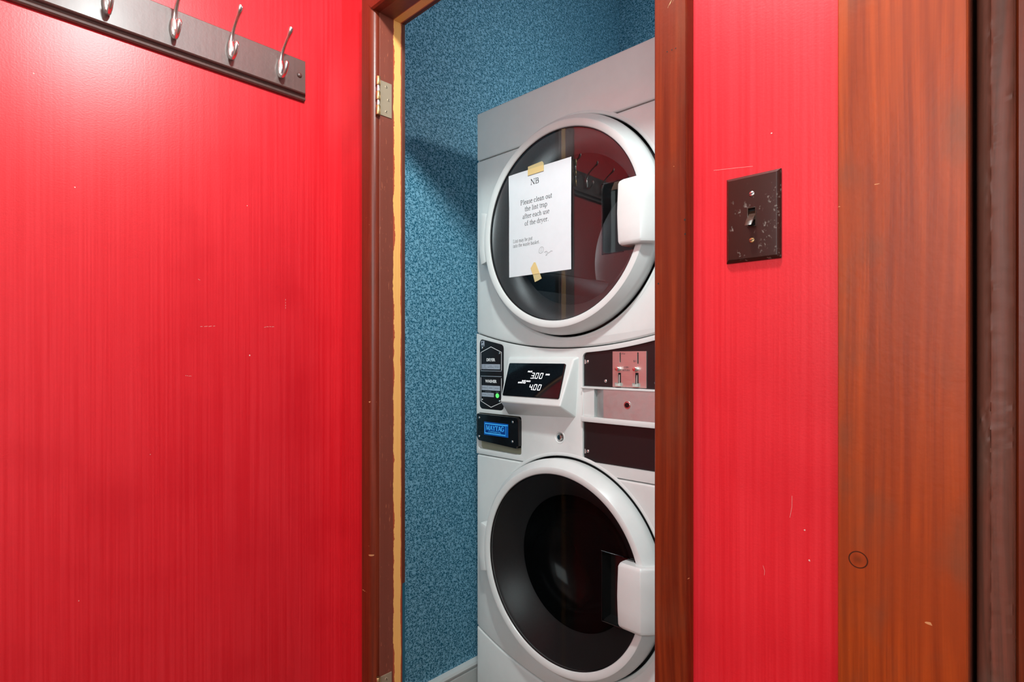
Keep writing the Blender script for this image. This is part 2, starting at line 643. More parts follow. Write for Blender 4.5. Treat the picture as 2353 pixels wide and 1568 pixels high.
def polys_obj(name, polys, mat, parent, mtx, label=None):
    """flat polygons [(u,v)...] laid on a plane given by mtx"""
    bm = bmesh.new()
    for pl in polys:
        try:
            bm.faces.new([bm.verts.new(mtx @ Vector((u, v, 0))) for u, v in pl])
        except ValueError:
            pass
    cs = [v.co for v in bm.verts]
    ctr = sum(cs, Vector()) / len(cs)
    bmesh.ops.translate(bm, verts=bm.verts, vec=-ctr)
    me = bpy.data.meshes.new(name)
    bm.to_mesh(me)
    bm.free()
    me.materials.append(mat)
    return place(name, me, ctr, parent, label)


def sans(name, s, mat, parent, mtx, u0, u1, v0, h, bold=0.0, shear=0.0):
    """lettering in the built-in sans font, fitted to width u0..u1, capital height h"""
    cu = bpy.data.curves.new(name, 'FONT')
    cu.body = s
    cu.size = 1.0
    cu.resolution_u = 3
    cu.offset = bold
    to = bpy.data.objects.new(name, cu)
    COL.objects.link(to)
    dg = bpy.context.evaluated_depsgraph_get()
    me = bpy.data.meshes.new_from_object(to.evaluated_get(dg))
    bpy.data.objects.remove(to)
    bpy.data.curves.remove(cu)
    me.name = name
    xs = [v.co.x for v in me.vertices]
    ys = [v.co.y for v in me.vertices]
    x0, x1, y0, y1 = min(xs), max(xs), min(ys), max(ys)
    pts = []
    for v in me.vertices:
        a = (v.co.x - x0) / (x1 - x0)
        b = (v.co.y - y0) / (y1 - y0)
        pts.append(mtx @ Vector((u0 + (u1 - u0) * a + shear * b * h, v0 + h * b, 0)))
    ctr = sum(pts, Vector()) / len(pts)
    for v, p in zip(me.vertices, pts):
        v.co = p - ctr
    me.materials.clear()
    me.materials.append(mat)
    return place(name, me, ctr, parent)


# --- a small serif alphabet drawn with a contrasted pen
def stroke_poly(pts, w):
    """pts list of (x,y); w list of half widths -> quads"""
    n = len(pts)
    L, R = [], []
    for i in range(n):
        ax, ay = pts[max(i - 1, 0)]
        bxx, by = pts[min(i + 1, n - 1)]
        dx, dy = bxx - ax, by - ay
        d = math.hypot(dx, dy) or 1.0
        nx, ny = -dy / d, dx / d
        L.append((pts[i][0] + nx * w[i], pts[i][1] + ny * w[i]))
        R.append((pts[i][0] - nx * w[i], pts[i][1] - ny * w[i]))
    return [[R[i], R[i + 1], L[i + 1], L[i]] for i in range(n - 1)]


def serif_glyphs(thick=0.085, thin=0.034):
    def pen(pts):
        n = len(pts)
        w = []
        for i in range(n):
            ax, ay = pts[max(i - 1, 0)]
            b, c = pts[min(i + 1, n - 1)]
            dx, dy = b - ax, c - ay
            d = math.hypot(dx, dy) or 1.0
            w.append((thin + (thick - thin) * (abs(dy) / d) ** 1.6) / 2)
        return stroke_poly(pts, w)

    def arc(cx, cy, rx, ry, a0, a1, n=12):
        return pen([(cx + rx * math.cos(math.radians(a0 + (a1 - a0) * i / n)), cy + ry * math.sin(math.radians(a0 + (a1 - a0) * i / n))) for i in range(n + 1)])

    def v(x, y0, y1, w=None):
        w = thick if w is None else w
        return [[(x - w / 2, y0), (x + w / 2, y0), (x + w / 2, y1), (x - w / 2, y1)]]

    def h(x0, x1, y, t=None):
        t = thin if t is None else t
        return [[(x0, y - t / 2), (x1, y - t / 2), (x1, y + t / 2), (x0, y + t / 2)]]

    def ln(x0, y0, x1, y1, w):
        return [[(x0 - w / 2, y0), (x0 + w / 2, y0), (x1 + w / 2, y1), (x1 - w / 2, y1)]] if y1 > y0 else [[(x1 - w / 2, y1), (x1 + w / 2, y1), (x0 + w / 2, y0), (x0 - w / 2, y0)]]

    s0 = thin / 2
    X, C, A = 0.45, 0.66, 0.68

    def foot(x, y=0.0, w=0.10):
        return h(x - w, x + w, y + s0)

    def flag(x, y):
        return [[(x - 0.10, y - 0.04), (x, y - 0.07), (x, y), (x - 0.02, y)]]

    G = {}
    G['l'] = (0.28, v(.14, 0, A) + foot(.14) + flag(.14, A))
    G['i'] = (0.28, v(.14, 0, X) + foot(.14) + flag(.14, X) + [[(.09, .56), (.14, .61), (.19, .56), (.14, .51)], [(.10, .53), (.18, .53), (.18, .59), (.10, .59)]])
    G['t'] = (0.30, v(.13, .08, .58) + h(.03, .27, X - s0) + arc(.20, .09, .07, .09, 180, 310))
    G['h'] = (0.52, v(.12, 0, A) + foot(.12) + flag(.12, A) + arc(.26, .27, .135, .17, 170, 0) + v(.395, 0, .28) + foot(.395))
    G['n'] = (0.52, v(.12, 0, X) + foot(.12) + flag(.12, X) + arc(.26, .27, .135, .17, 170, 0) + v(.395, 0, .28) + foot(.395))
    G['m'] = (0.80, v(.12, 0, X) + foot(.12) + flag(.12, X) + arc(.26, .27, .135, .17, 170, 0) + v(.395, 0, .28) + foot(.395) + arc(.535, .27, .135, .17, 170, 0) + v(.67, 0, .28) + foot(.67))
    G['r'] = (0.36, v(.12, 0, X) + foot(.12) + flag(.12, X) + arc(.25, .27, .12, .165, 160, 50) + [[(.27, .33), (.34, .33), (.34, .42), (.27, .43)]])
    G['u'] = (0.52, v(.11, .17, X) + flag(.11, X) + arc(.25, .18, .14, .17, 180, 350) + v(.39, 0, X) + flag(.39, X) + h(.39, .49, s0))
    G['o'] = (0.50, arc(.25, .225, .19, .215, 0, 360, 24))
    G['e'] = (0.46, arc(.24, .225, .18, .215, 8, 318, 22) + h(.07, .42, .26))
    G['c'] = (0.45, arc(.24, .225, .18, .215, 45, 318, 20) + [[(.32, .31), (.41, .31), (.41, .38), (.33, .40)]])
    G['a'] = (0.46, arc(.20, .30, .13, .14, 150, 0) + v(.33, .04, .31) + arc(.40, .06, .07, .05, 180, 300) + arc(.19, .13, .125, .12, 60, 330))
    G['d'] = (0.52, arc(.24, .225, .18, .215, 40, 320, 20) + v(.38, 0, A) + flag(.38, A) + h(.38, .48, s0))
    G['b'] = (0.52, v(.11, 0, A) + flag(.11, A) + arc(.26, .225, .18, .215, 140, -140, 20))
    G['p'] = (0.52, v(.11, -.21, X) + flag(.11, X) + foot(.11, -.21) + arc(.26, .225, .18, .215, 140, -140, 20))
    G['s'] = (0.38, arc(.19, .335, .11, .10, 30, 270, 12) + arc(.19, .115, .125, .115, 90, -150, 12))
    G['f'] = (0.32, v(.13, 0, .56) + foot(.13) + h(.03, .28, X - s0) + arc(.23, .55, .10, .12, 180, 40))
    G['y'] = (0.48, ln(.08, X, .25, .02, thick) + ln(.41, X, .17, -.14, thin) + h(.0, .18, X - s0) + h(.32, .48, X - s0) + arc(.11, -.13, .07, .07, 330, 200))
    G['w'] = (0.72, ln(.08, X, .21, 0, thick) + ln(.35, X, .21, 0, thin) + ln(.33, X, .48, 0, thick) + ln(.64, X, .48, 0, thin) + h(0, .18, X - s0) + h(.25, .43, X - s0) + h(.55, .72, X - s0))
    G['k'] = (0.52, v(.12, 0, A) + foot(.12) + flag(.12, A) + ln(.16, .18, .38, X, thin) + ln(.24, .27, .43, 0, thick) + h(.30, .47, X - s0) + h(.34, .52, s0))
    G['.'] = (0.24, [[(.07, 0), (.16, 0), (.16, .09), (.07, .09)]])
    G[' '] = (0.25, [])
    G['P'] = (0.57, v(.15, 0, C) + foot(.15, 0, .12) + h(.03, .33, C - s0) + arc(.32, .485, .17, .16, 90, -90, 14) + h(.15, .33, .325))
    G['L'] = (0.60, v(.15, 0, C) + foot(.15, C - 2 * s0, .12) + h(.03, .53, s0) + [[(.50, 0), (.57, .17), (.54, .17), (.42, .02)]])
    G['N'] = (0.74, v(.13, 0, C, thin * 1.1) + foot(.13) + h(.02, .2, C - s0) + ln(.14, C, .60, 0, thick * 1.15) + v(.61, 0, C, thin * 1.1) + foot(.61, C - 2 * s0))
    G['B'] = (0.64, v(.15, 0, C) + h(.03, .34, C - s0) + h(.03, .36, s0) + h(.15, .34, .35) + arc(.33, .50, .14, .145, 90, -90, 14) + arc(.35, .183, .19, .168, 90, -90, 14))
    G['M'] = (0.90, v(.15, 0, C, thin * 1.5) + foot(.15) + h(.03, .22, C - s0) + ln(.17, C, .44, .02, thick) + ln(.73, C, .45, .02, thin * 1.4) + v(.75, 0, C) + foot(.75, 0, .12) + h(.69, .87, C - s0))
    G['A'] = (0.70, ln(.10, 0, .35, C, thin * 1.4) + ln(.60, 0, .35, C, thick) + h(.18, .52, .22) + h(.0, .2, s0) + h(.48, .70, s0))
    G['Y'] = (0.68, ln(.10, C, .34, .30, thick) + ln(.58, C, .34, .30, thin * 1.4) + v(.34, 0, .34) + foot(.34, 0, .12) + h(0, .22, C - s0) + h(.48, .68, C - s0))
    G['T'] = (0.62, v(.31, 0, C) + foot(.31, 0, .12) + h(.03, .59, C - s0) + v(.045, .48, C, thin) + v(.575, .48, C, thin))
    G['G'] = (0.72, arc(.36, .33, .28, .33, 45, 345, 24) + v(.57, .04, .30) + h(.45, .68, .30) + v(.56, .48, .62, thin))
    return G


SERIF = serif_glyphs()
SERIF_BOLD = serif_glyphs(0.15, 0.065)


def serif_polys(s, u0, u1, v0, cap, G=SERIF, track=0.02):
    x = 0.0
    raw = []
    for ch in s:
        adv, ps = G[ch]
        for p in ps:
            raw.append([(x + a, b) for a, b in p])
        x += adv + track
    xs = [a for p in raw for a, _ in p]
    lo, hi = min(xs), max(xs)
    k = cap / 0.66
    return [[(u0 + (a - lo) / (hi - lo) * (u1 - u0), v0 + b * k) for a, b in p] for p in raw]


def seg_digit(ch, u, v, w, h, t, sh):
    segs = {'a': ((0, h), (w, h)), 'g': ((0, h / 2), (w, h / 2)), 'd': ((0, 0), (w, 0)), 'f': ((0, h / 2), (0, h)), 'b': ((w, h / 2), (w, h)),
            'e': ((0, 0), (0, h / 2)), 'c': ((w, 0), (w, h / 2))}
    on = {'0': 'abcdef', '3': 'abgcd', '4': 'fgbc'}[ch]
    out = []
    for q in on:
        (x0, y0), (x1, y1) = segs[q]
        if x0 == x1:
            y0 += t * 0.35
            y1 -= t * 0.35
            pl = [(x0 - t / 2, y0), (x0 + t / 2, y0), (x1 + t / 2, y1), (x1 - t / 2, y1)]
        else:
            pl = [(x0 - t * .2, y0 - t / 2), (x1 + t * .2, y0 - t / 2), (x1 + t * .2, y0 + t / 2), (x0 - t * .2, y0 + t / 2)]
        out.append([(u + a + sh * b, v + b) for a, b in pl])
    return out


def line_polys(pts, w, closed=False):
    pts = list(pts) + ([pts[0]] if closed else [])
    return stroke_poly(pts, [w / 2] * len(pts))


# ------------------------------------------------------------------ the setting
H_CEIL = 2.90
JX = 0.1753            # face of the left jamb
RX = 0.9146            # right side of the closet opening
HZ = 1.952             # underside of the head jamb
WT = 0.066             # thickness of the partition
CLX, CRX, CBY = -0.095, 1.10, 1.46   # closet left wall, right wall, back wall
D2L, D2R, D2H = 1.2672, 2.00, 2.02   # opening of the second door


def structure(o):
    o['kind'] = 'structure'
    return o


structure(box('floor', M['floor'], None, -0.3, 2.7, HALL_REAR - 0.1, 1.6, -0.05, 0.0))
structure(box('ceiling', M['ceiling'], None, -0.3, 2.7, HALL_REAR - 0.1, 1.6, H_CEIL, H_CEIL + 0.05))
wall_left = structure(box('wall_left', M['red'], None, -0.095, 0.0, HALL_REAR, 0.0, 0.0, H_CEIL))
bm = bmesh.new()
for a in ((-0.095, WIN[0], 0.0, H_CEIL), (WIN[1], 2.65, 0.0, H_CEIL), (WIN[0], WIN[1], 0.0, WIN[2]), (WIN[0], WIN[1], WIN[3], H_CEIL)):
    bx(bm, a[0], a[1], HALL_REAR - 0.10, HALL_REAR, a[2], a[3])
structure(finish('wall_back', bm, M['cream'], None))
win = thing('window_1', ((WIN[0] + WIN[1]) / 2, HALL_REAR, WIN[2]), kind='structure')
for nm, a in (('window_frame', (WIN[0] - 0.05, WIN[0], WIN[2] - 0.05, WIN[3] + 0.05)), ('window_frame', (WIN[1], WIN[1] + 0.05, WIN[2] - 0.05, WIN[3] + 0.05)),
              ('window_frame', (WIN[0], WIN[1], WIN[3], WIN[3] + 0.05)), ('window_sill', (WIN[0], WIN[1], WIN[2] - 0.05, WIN[2]))):
    box(nm, M['white_paint'], win, a[0], a[1], HALL_REAR, HALL_REAR + 0.02, a[2], a[3], 0.003, 2)
structure(box('wall_right', M['cream'], None, 2.60, 2.65, HALL_REAR, 0.0, 0.0, H_CEIL))
bm = bmesh.new()
for a in ((CLX, JX - 0.015, 0.0, H_CEIL), (JX - 0.015, RX + 0.015, HZ + 0.015, H_CEIL), (RX + 0.015, D2L - 0.012, 0.0, H_CEIL),
          (D2L - 0.012, D2R + 0.012, D2H + 0.015, H_CEIL), (D2R + 0.012, 2.60, 0.0, H_CEIL)):
    bx(bm, a[0], a[1], 0.0, WT, a[2], a[3])
wall_front = structure(finish('wall_front', bm, M['red'], None))
structure(box('wall_closet_left', M['paper_blue'], None, CLX - 0.05, CLX, WT, CBY + 0.05, 0.0, H_CEIL))
structure(box('wall_closet_back', M['paper_blue'], None, CLX, CRX, CBY, CBY + 0.05, 0.0, H_CEIL))
structure(box('wall_closet_right', M['paper_blue'], None, CRX, CRX + 0.05, WT, CBY + 0.05, 0.0, H_CEIL))
# the strip of paper that hides the partition's inner side
structure(box('wall_closet_front', M['paper_blue'], None, CLX, JX - 0.016, WT, WT + 0.004, 0.0, H_CEIL))

# closet baseboard with a moulded cap
prof = [(0.0, 0.0), (0.016, 0.0), (0.016, 0.068), (0.013, 0.072), (0.013, 0.075), (0.020, 0.079), (0.021, 0.085), (0.017, 0.092), (0.008, 0.096), (0.0, 0.097)]
loft_r = [[(CLX + a, y, z) for a, z in prof] for y in (WT + 0.004, CBY)]
structure(loft('baseboard_left', M['white_paint'], None, loft_r, angle=30))

# scratches and chips in the red paint
FL = frame((0.0003, 0, 0), (0, 1, 0), (0, 0, 1))
for k, ((a0, b0), (a1, b1)) in enumerate((((-0.3373, 1.1950), (-0.3031, 1.1982)), ((-0.2005, 1.1993), (-0.1760, 1.2013)), ((-0.1487, 1.2694), (-0.1487, 1.2432)),
                                          ((-0.3661, 1.0902), (-0.3535, 1.0880)), ((-0.3408, 1.2973), (-0.3365, 1.2958)))):
    seg = []
    for q in range(4):
        f0, f1 = q / 4 + random.uniform(0, .08), q / 4 + random.uniform(.14, .25)
        seg += line_polys([(a0 + (a1 - a0) * f0, b0 + (b1 - b0) * f0 + random.uniform(-.0008, .0008)), (a0 + (a1 - a0) * f1, b0 + (b1 - b0) * f1)], 0.0007)
    polys_obj('scratch', seg, M['scuff'], wall_left, FL)
for y, z, r in ((-0.5525, 1.4495, .0013), (-0.6120, 1.6423, .0015), (-0.5466, 0.6675, .0012), (-0.2380, 1.4762, .0013), (-0.43, 0.93, .0010)):
    polys_obj('paint_chip', [[(y + r * random.uniform(.6, 1.1) * math.cos(a), z + r * random.uniform(.6, 1.1) * math.sin(a)) for a in [2 * PI * i / 7 for i in range(7)]]], M['scuff'], wall_left, FL)
FF = FRONT(0, -0.0003, 0)
for a, b in (((1.0924, 0.9285), (1.0949, 0.9561)), ((0.9944, 1.3857), (1.0470, 1.3790)), ((1.0600, 0.8600), (1.0615, 0.8480))):
    m = ((a[0] + b[0]) / 2 + 0.0012, (a[1] + b[1]) / 2)
    polys_obj('scratch', line_polys([a, m, b], 0.00028), M['scuff'], wall_front, FF)
for x, z, r in ((1.1148, 0.8805, .0014), (1.0705, 1.4158, .0013), (1.1094, 0.9166, .0012)):
    polys_obj('paint_chip', [[(x + r * random.uniform(.6, 1.1) * math.cos(a), z + r * random.uniform(.6, 1.1) * math.sin(a)) for a in [2 * PI * i / 7 for i in range(7)]]], M['scuff'], wall_front, FF)

# --- frame of the closet opening
door1 = thing('door_1', (0.545, 0.0, 0.0), kind='structure')
CT = 0.020


def nose(x0, x1, y0, y1, r, side):
    """cross-section (x,y) of a casing with one rounded long edge on the given side"""
    pts = [(x0, y1), (x0, y0)] if side > 0 else [(x1, y1), (x1, y0)]
    cx, cy = (x1 - r, y0 + r) if side > 0 else (x0 + r, y0 + r)
    for i in range(7):
        a = -PI / 2 + (PI / 2) * i / 6
        pts.append((cx + r * math.cos(a), cy + r * math.sin(a)) if side > 0 else (cx - r * math.cos(a), cy + r * math.sin(a)))
    pts.append((x1, y1) if side > 0 else (x0, y1))
    return pts


def casing_v(name, mat, parent, sec, z0, ztop, label=None):
    return loft(name, mat, parent, [[(x, y, z0) for x, y in sec], [(x, y, ztop(x)) for x, y in sec]], angle=40, label=label)


CLW0, CLW1 = 0.130, 0.1742
casing_v('casing', M['casing_brown'], door1, nose(CLW0, CLW1, -CT, 0.0, 0.016, 1), 0.0, lambda x: HZ + (CLW1 - x))
casing_v('casing', M['casing'], door1, [(RX, 0), (RX, -CT + .002), (RX + .002, -CT), (0.9625, -CT), (0.9645, -CT + 0.003), (0.9650, 0)], 0.0, lambda x: HZ + (x - RX))
head = [(HZ, 0.0), (HZ, -CT + 0.004), (HZ + 0.004, -CT), (HZ + 0.048, -CT), (HZ + 0.050, 0.0)]
loft('head_casing', M['casing_brown'], door1, [[(CLW1 - (z - HZ), y, z) for z, y in head], [(RX + (z - HZ), y, z) for z, y in head]], angle=30)
box('jamb', M['jamb'], door1, JX - 0.015, JX, 0.0003, WT, 0.0, HZ, 0.0008, 1)
box('jamb', M['jamb'], door1, RX, RX + 0.015, 0.0003, WT, 0.0, HZ, 0.0008, 1)
box('head_jamb', M['jamb'], door1, JX - 0.015, RX + 0.015, 0.0003, WT, HZ, HZ + 0.015, 0.0008, 1)
box('closet_stop', M['edge'], door1, JX - 0.016, JX - 0.001, WT, WT + 0.009, 0.0, HZ + 0.012, 0.001, 1)
box('closet_stop', M['edge'], door1, JX - 0.016, RX + 0.014, WT, WT + 0.009, HZ + 0.001, HZ + 0.016, 0.001, 1)

# hinges left on the jamb
me_screw_jamb = None


def slotted_head(bm, m, r, hgt, slot=True):
    """domed screw head in local coords (u,v,w) placed by matrix m"""
    n = 16
    rings = []
    for rr, w in ((r, 0), (r * 0.97, hgt * 0.4), (r * 0.75, hgt * 0.8), (r * 0.4, hgt)):
        rings.append([bm.verts.new(m @ Vector((rr * math.cos(2 * PI * i / n), rr * math.sin(2 * PI * i / n), w))) for i in range(n)])
    for a, b in zip(rings[:-1], rings[1:]):
        for i in range(n):
            j = (i + 1) % n
            bm.faces.new((a[i], a[j], b[j], b[i]))
    bm.faces.new(rings[-1])


def screw(name, parent, mtx, r, hgt, mat, ang=0.4, cross=False):
    """screw head with its slot as a thin dark bar"""
    bm = bmesh.new()
    slotted_head(bm, mtx, r, hgt)
    o = finish(name, bm, mat, parent, angle=50)
    return o


def slot_bar(parent, mtx, r, hgt, ang):
    c, s = math.cos(ang), math.sin(ang)
    w = r * 0.16
    pl = [(-r * .8 * c - w * -s, -r * .8 * s - w * c), (r * .8 * c - w * -s, r * .8 * s - w * c), (r * .8 * c + w * -s, r * .8 * s + w * c), (-r * .8 * c + w * -s, -r * .8 * s + w * c)]
    return polys_obj('screw_slot', [pl], M['hole'], parent, mtx @ Matrix.Translation((0, 0, hgt * 1.05)))


def hinge(z0, z1, label):
    leaf = box('hinge', M['hinge_leaf'], door1, JX, JX + 0.0018, 0.001, 0.0335, z0, z1, 0.0004, 1, label=label)
    kx, ky, kr = JX + 0.0045, -0.0065, 0.0056
    hgt = z1 - z0
    segs = [(0.0, 0.22, 'brass', kr), (0.22, 0.38, 'steel', kr * 0.62), (0.38, 0.62, 'brass', kr), (0.62, 0.80, 'steel', kr * 0.62), (0.80, 1.0, 'brass', kr)]
    for a, b, mt, r in segs:
        za, zb = z0 + hgt * a - (0.004 if a == 0 else 0), z0 + hgt * b + (0.004 if b == 1 else 0)
        prof = [(r * 0.85, za), (r, za + 0.001), (r, zb - 0.001), (r * 0.85, zb)]
        rings = [[(kx + q * math.cos(2 * PI * i / 20), ky + q * math.sin(2 * PI * i / 20), z) for i in range(20)] for q, z in prof]
        loft('knuckle' if mt == 'brass' else 'pin', M[mt], leaf, rings, angle=40)
    for dy, f, ang in ((0.018, 0.86, 1.9), (0.024, 0.50, 1.5), (0.018, 0.14, 0.9)):
        mt = frame((JX + 0.0018, dy, z0 + hgt * f), (0, 1, 0), (0, 0, 1))
        s = screw('screw', leaf, mt, 0.0038, 0.0007, M['hinge_leaf'])
        slot_bar(leaf, mt, 0.0036, 0.0009, ang)
    return leaf


hinge(1.7075, 1.7905, 'tarnished brass butt hinge near the top of the left jamb')
hinge(0.283, 0.366, 'dull brass butt hinge low on the left jamb')

# nail holes and chips in the right casing
for x, z, r in ((0.9354, 1.563, 0.0012), (0.9425, 1.563, 0.0012), (0.9484, 1.563, 0.0012), (0.9420, 1.641, 0.0016), (0.9620, 1.320, 0.0018), (0.9625, 1.300, 0.0016), (0.9215, 1.235, 0.0016)):
    polys_obj('nail_hole', [circle(x, z, r * 0.75, 10)], M['hole'], door1, frame((0, -CT - 0.0002, 0), (1, 0, 0), (0, 0, 1)))
for pts in ([(0.9380, 1.627), (0.9405, 1.630), (0.9425, 1.634), (0.9400, 1.631)], [(0.9420, 1.628), (0.9460, 1.633), (0.9485, 1.637), (0.9450, 1.632)],
            [(0.9362, 1.624), (0.9378, 1.629), (0.9384, 1.631), (0.9366, 1.626)]):
    polys_obj('paint_chip', [pts], M['chip'], door1, frame((0, -CT - 0.0002, 0), (1, 0, 0), (0, 0, 1)))

# --- the second door, only its hinge-side casing in view
door2 = thing('door_2', (1.63, 0.0, 0.0), kind='structure')
casing_v('wide_casing', M['board'], door2, [(1.1503, 0), (1.1503, -CT + .001), (1.1513, -CT), (1.2655, -CT), (D2L, -CT + .0015), (D2L, 0)], 0.0, lambda x: D2H)
casing_v('wide_casing', M['board'], door2, [(D2R, 0), (D2R, -CT + .001), (D2R + .001, -CT), (D2R + 0.116, -CT), (D2R + 0.117, -CT + .0015), (D2R + 0.117, 0)], 0.0, lambda x: D2H)
box('head_casing', M['board'], door2, 1.1503, D2R + 0.117, -CT, 0.0, D2H, D2H + 0.117, 0.0015, 1)
box('jamb', M['slab'], door2, D2L - 0.012, D2L - 0.001, 0.0003, 0.11, 0.0, D2H, 0.001, 1)
box('jamb', M['slab'], door2, D2R + 0.001, D2R + 0.012, 0.0003, 0.11, 0.0, D2H, 0.001, 1)
box('head_jamb', M['slab'], door2, D2L - 0.012, D2R + 0.012, 0.0003, 0.11, D2H, D2H + 0.012, 0.001, 1)
box('gap_blocker', M['slab'], door2, D2L - 0.001, D2R + 0.001, 0.092, 0.110, 0.0, D2H)  # added backing sheet, keeps the bright background out of the gap beside the bead
# lumpy painted bead along the door's edge
random.seed(11)
sec0 = []
for i in range(7):
    a = PI - (PI / 2) * i / 6
    sec0.append((1.2790 + 0.0090 * math.cos(a), 0.0370 - 0.0090 * math.sin(a)))
sec0 += [(1.2815, 0.0276), (1.2825, 0.0268), (1.2840, 0.0280), (1.2920, 0.0278), (1.2990, 0.0282), (1.3005, 0.0272), (1.3015, 0.0300), (1.3015, 0.075), (1.2700, 0.075)]
rings = []
nz = 420
for q in range(nz + 1):
    z = D2H * q / nz
    ring = []
    for i, (x, y) in enumerate(sec0):
        dy = 0.0
        if i in (7, 8, 9):
            dy = random.uniform(-0.0011, 0.0005)
        elif i == 12:
            dy = random.uniform(-0.0008, 0.0003)
        wrinkle = math.exp(-((z - 1.055) / 0.035) ** 2)
        if 3 <= i <= 11:
            dy += wrinkle * random.uniform(-0.0016, 0.0010)
        ring.append((x, y + dy, z))
    rings.append(ring)
loft('door_bead', M['stop'], door2, rings, angle=50)
slab = box('door_slab', M['casing'], door2, 1.3017, D2R - 0.003, 0.034, 0.074, 0.006, D2H - 0.004, 0.002, 1)
bm = bmesh.new()
for z0, z1 in ((0.25, 0.85), (1.05, 1.85)):
    bx(bm, 1.42, 1.90, 0.030, 0.036, z0, z1)
finish('raised_panel', bm, M['casing'], door2, 0.003, 2)
kn = lathe_y('door_knob', M['brass'], door2, [(0.026, 0.034), (0.026, 0.031), (0.010, 0.028), (0.010, 0.005), (0.022, 0.0), (0.027, -0.012), (0.022, -0.024), (0.0, -0.028)], 1.94, 0.95, 32)

# lamp holders that carry the two bulbs
for loc, lab in ((HALL_LAMP, 'white ceiling lamp holder above the closet doorway'), (CLOSET_LAMP, 'white pendant lamp holder inside the closet')):
    t = thing('ceiling_lamp', (loc[0], loc[1], H_CEIL), lab, 'lamp')
    x, y, z = loc
    zt = z + 0.09 if z > 2.1 else z + 0.08

    def zlathe(nm, prof, mt):
        rg = [[(x + r * math.cos(2 * PI * i / 32), y + r * math.sin(2 * PI * i / 32), zz) for i in range(32)] for r, zz in prof]
        loft(nm, mt, t, rg, angle=35)
    zlathe('ceiling_rose', [(0.055, H_CEIL), (0.055, H_CEIL - 0.008), (0.035, H_CEIL - 0.022), (0.012, H_CEIL - 0.026)], M['lamp_glass'])
    zlathe('stem', [(0.008, H_CEIL - 0.024), (0.008, zt + 0.03), (0.018, zt + 0.028), (0.020, zt)], M['lamp_glass'])

# ------------------------------------------------------------------ stacked washer and dryer
MX0, MX1 = 0.064, 0.750
FY = 0.418             # front plane of the machine
DCX = 0.412            # door centre
DZ, WZ = 1.4695, 0.579
mach = thing('stacked_washer_dryer', (0.407, 0.77, 0.0), 'tall white stacked coin laundry machine with two round doors in the closet', 'washing machine')

# cabinet shell
bm = bmesh.new()
bx(bm, MX0 - 0.002, MX0 + 0.004, FY + 0.010, 1.16, 0.02, 1.868)
bx(bm, MX1 - 0.004, MX1 + 0.002, FY + 0.010, 1.16, 0.02, 1.868)
bx(bm, MX0, MX1, FY + 0.02, 1.16, 1.862, 1.870)
bx(bm, MX0, MX1, 1.154, 1.16, 0.02, 1.868)
bx(bm, MX0, MX1, FY + 0.02, 1.16, 0.02, 0.03)
finish('cabinet', bm, M['enamel'], mach)
for fx in (MX0 + 0.05, MX1 - 0.05):
    for fy in (0.50, 1.10):
        bm = bmesh.new()
        r = bmesh.ops.create_cone(bm, cap_ends=True, segments=16, radius1=0.022, radius2=0.018, depth=0.02)
        bmesh.ops.translate(bm, verts=r['verts'], vec=(fx, fy, 0.0105))
        finish('foot', bm, M['chassis'], mach)
plate('chassis', M['chassis'], mach, [[(MX0 + .005, 0.03), (MX1 - .005, 0.03), (MX1 - .005, 1.86), (MX0 + .005, 1.86)], circle(DCX, DZ, 0.286), circle(DCX, WZ, 0.286)], FY + 0.030, FY + 0.034)

HR = 0.292
GAP = 0.0014


def dry_bottom(x):
    return 1.1525 + 0.42 * (x - 0.407) ** 2


def kick_top(x):
    return 0.235 + 0.60 * (x - 0.412) ** 2


def xs_between(a, b, n):
    return [a + (b - a) * i / n for i in range(n + 1)]


SEAM_T, SEAM_W = 1.7275, 0.833
# top panel: lower edge arches over the dryer door
da = math.asin((SEAM_T + GAP - DZ) / HR)
arch = circle(DCX, DZ, HR, 28, PI - da, da, end=True)
o1 = [(MX0, 1.873), (MX0, SEAM_T + GAP)] + arch + [(MX1, SEAM_T + GAP), (MX1, 1.873)]
plate('top_panel', M['enamel'], mach, [o1], FY, FY + 0.024, 0.0055, 3)
# dryer front: arched at its top, bowed at the bottom
da = math.asin((SEAM_T - GAP - DZ) / HR)
hole = circle(DCX, DZ, HR, 72, PI - da, 2 * PI + da, end=True)
o2 = [(MX0, SEAM_T - GAP)] + hole + [(MX1, SEAM_T - GAP)] + [(x, dry_bottom(x) + GAP) for x in reversed(xs_between(MX0, MX1, 28))]
plate('dryer_front_panel', M['enamel'], mach, [o2], FY, FY + 0.024, 0.0055, 3)
# control panel between the two
da = math.asin((SEAM_W + GAP - WZ) / HR)
arch = circle(DCX, WZ, HR, 28, PI - da, da, end=True)
o3 = [(MX0, SEAM_W + GAP)] + arch + [(MX1, SEAM_W + GAP)] + [(x, dry_bottom(x) - GAP) for x in reversed(xs_between(MX0, MX1, 28))]
RH0, RH1, RHB = 0.4640, 0.738, 0.8620


def right_top(x):
    return dry_bottom(x) - 0.0135


def right_outline(x0, x1, zb, grow=0.0, r=0.014):
    pts = []
    pts += [(x0 + r - r * math.cos(t), zb + r - r * math.sin(t)) for t in (0, PI / 8, PI / 4, 3 * PI / 8, PI / 2)]
    pts += [(x1, zb)]
    pts += [(x, right_top(x) + grow) for x in reversed(xs_between(x0 + r, x1, 14))]
    zt = right_top(x0 + r) + grow
    pts += [(x0 + r - r * math.sin(t), zt - r + r * math.cos(t)) for t in (PI / 8, PI / 4, 3 * PI / 8, PI / 2)]
    return pts


pocket = rrect(0.0715, 0.2500, 0.8500, 0.9600, 0.008)
label_out = [(0.0785, 0.982)] + []


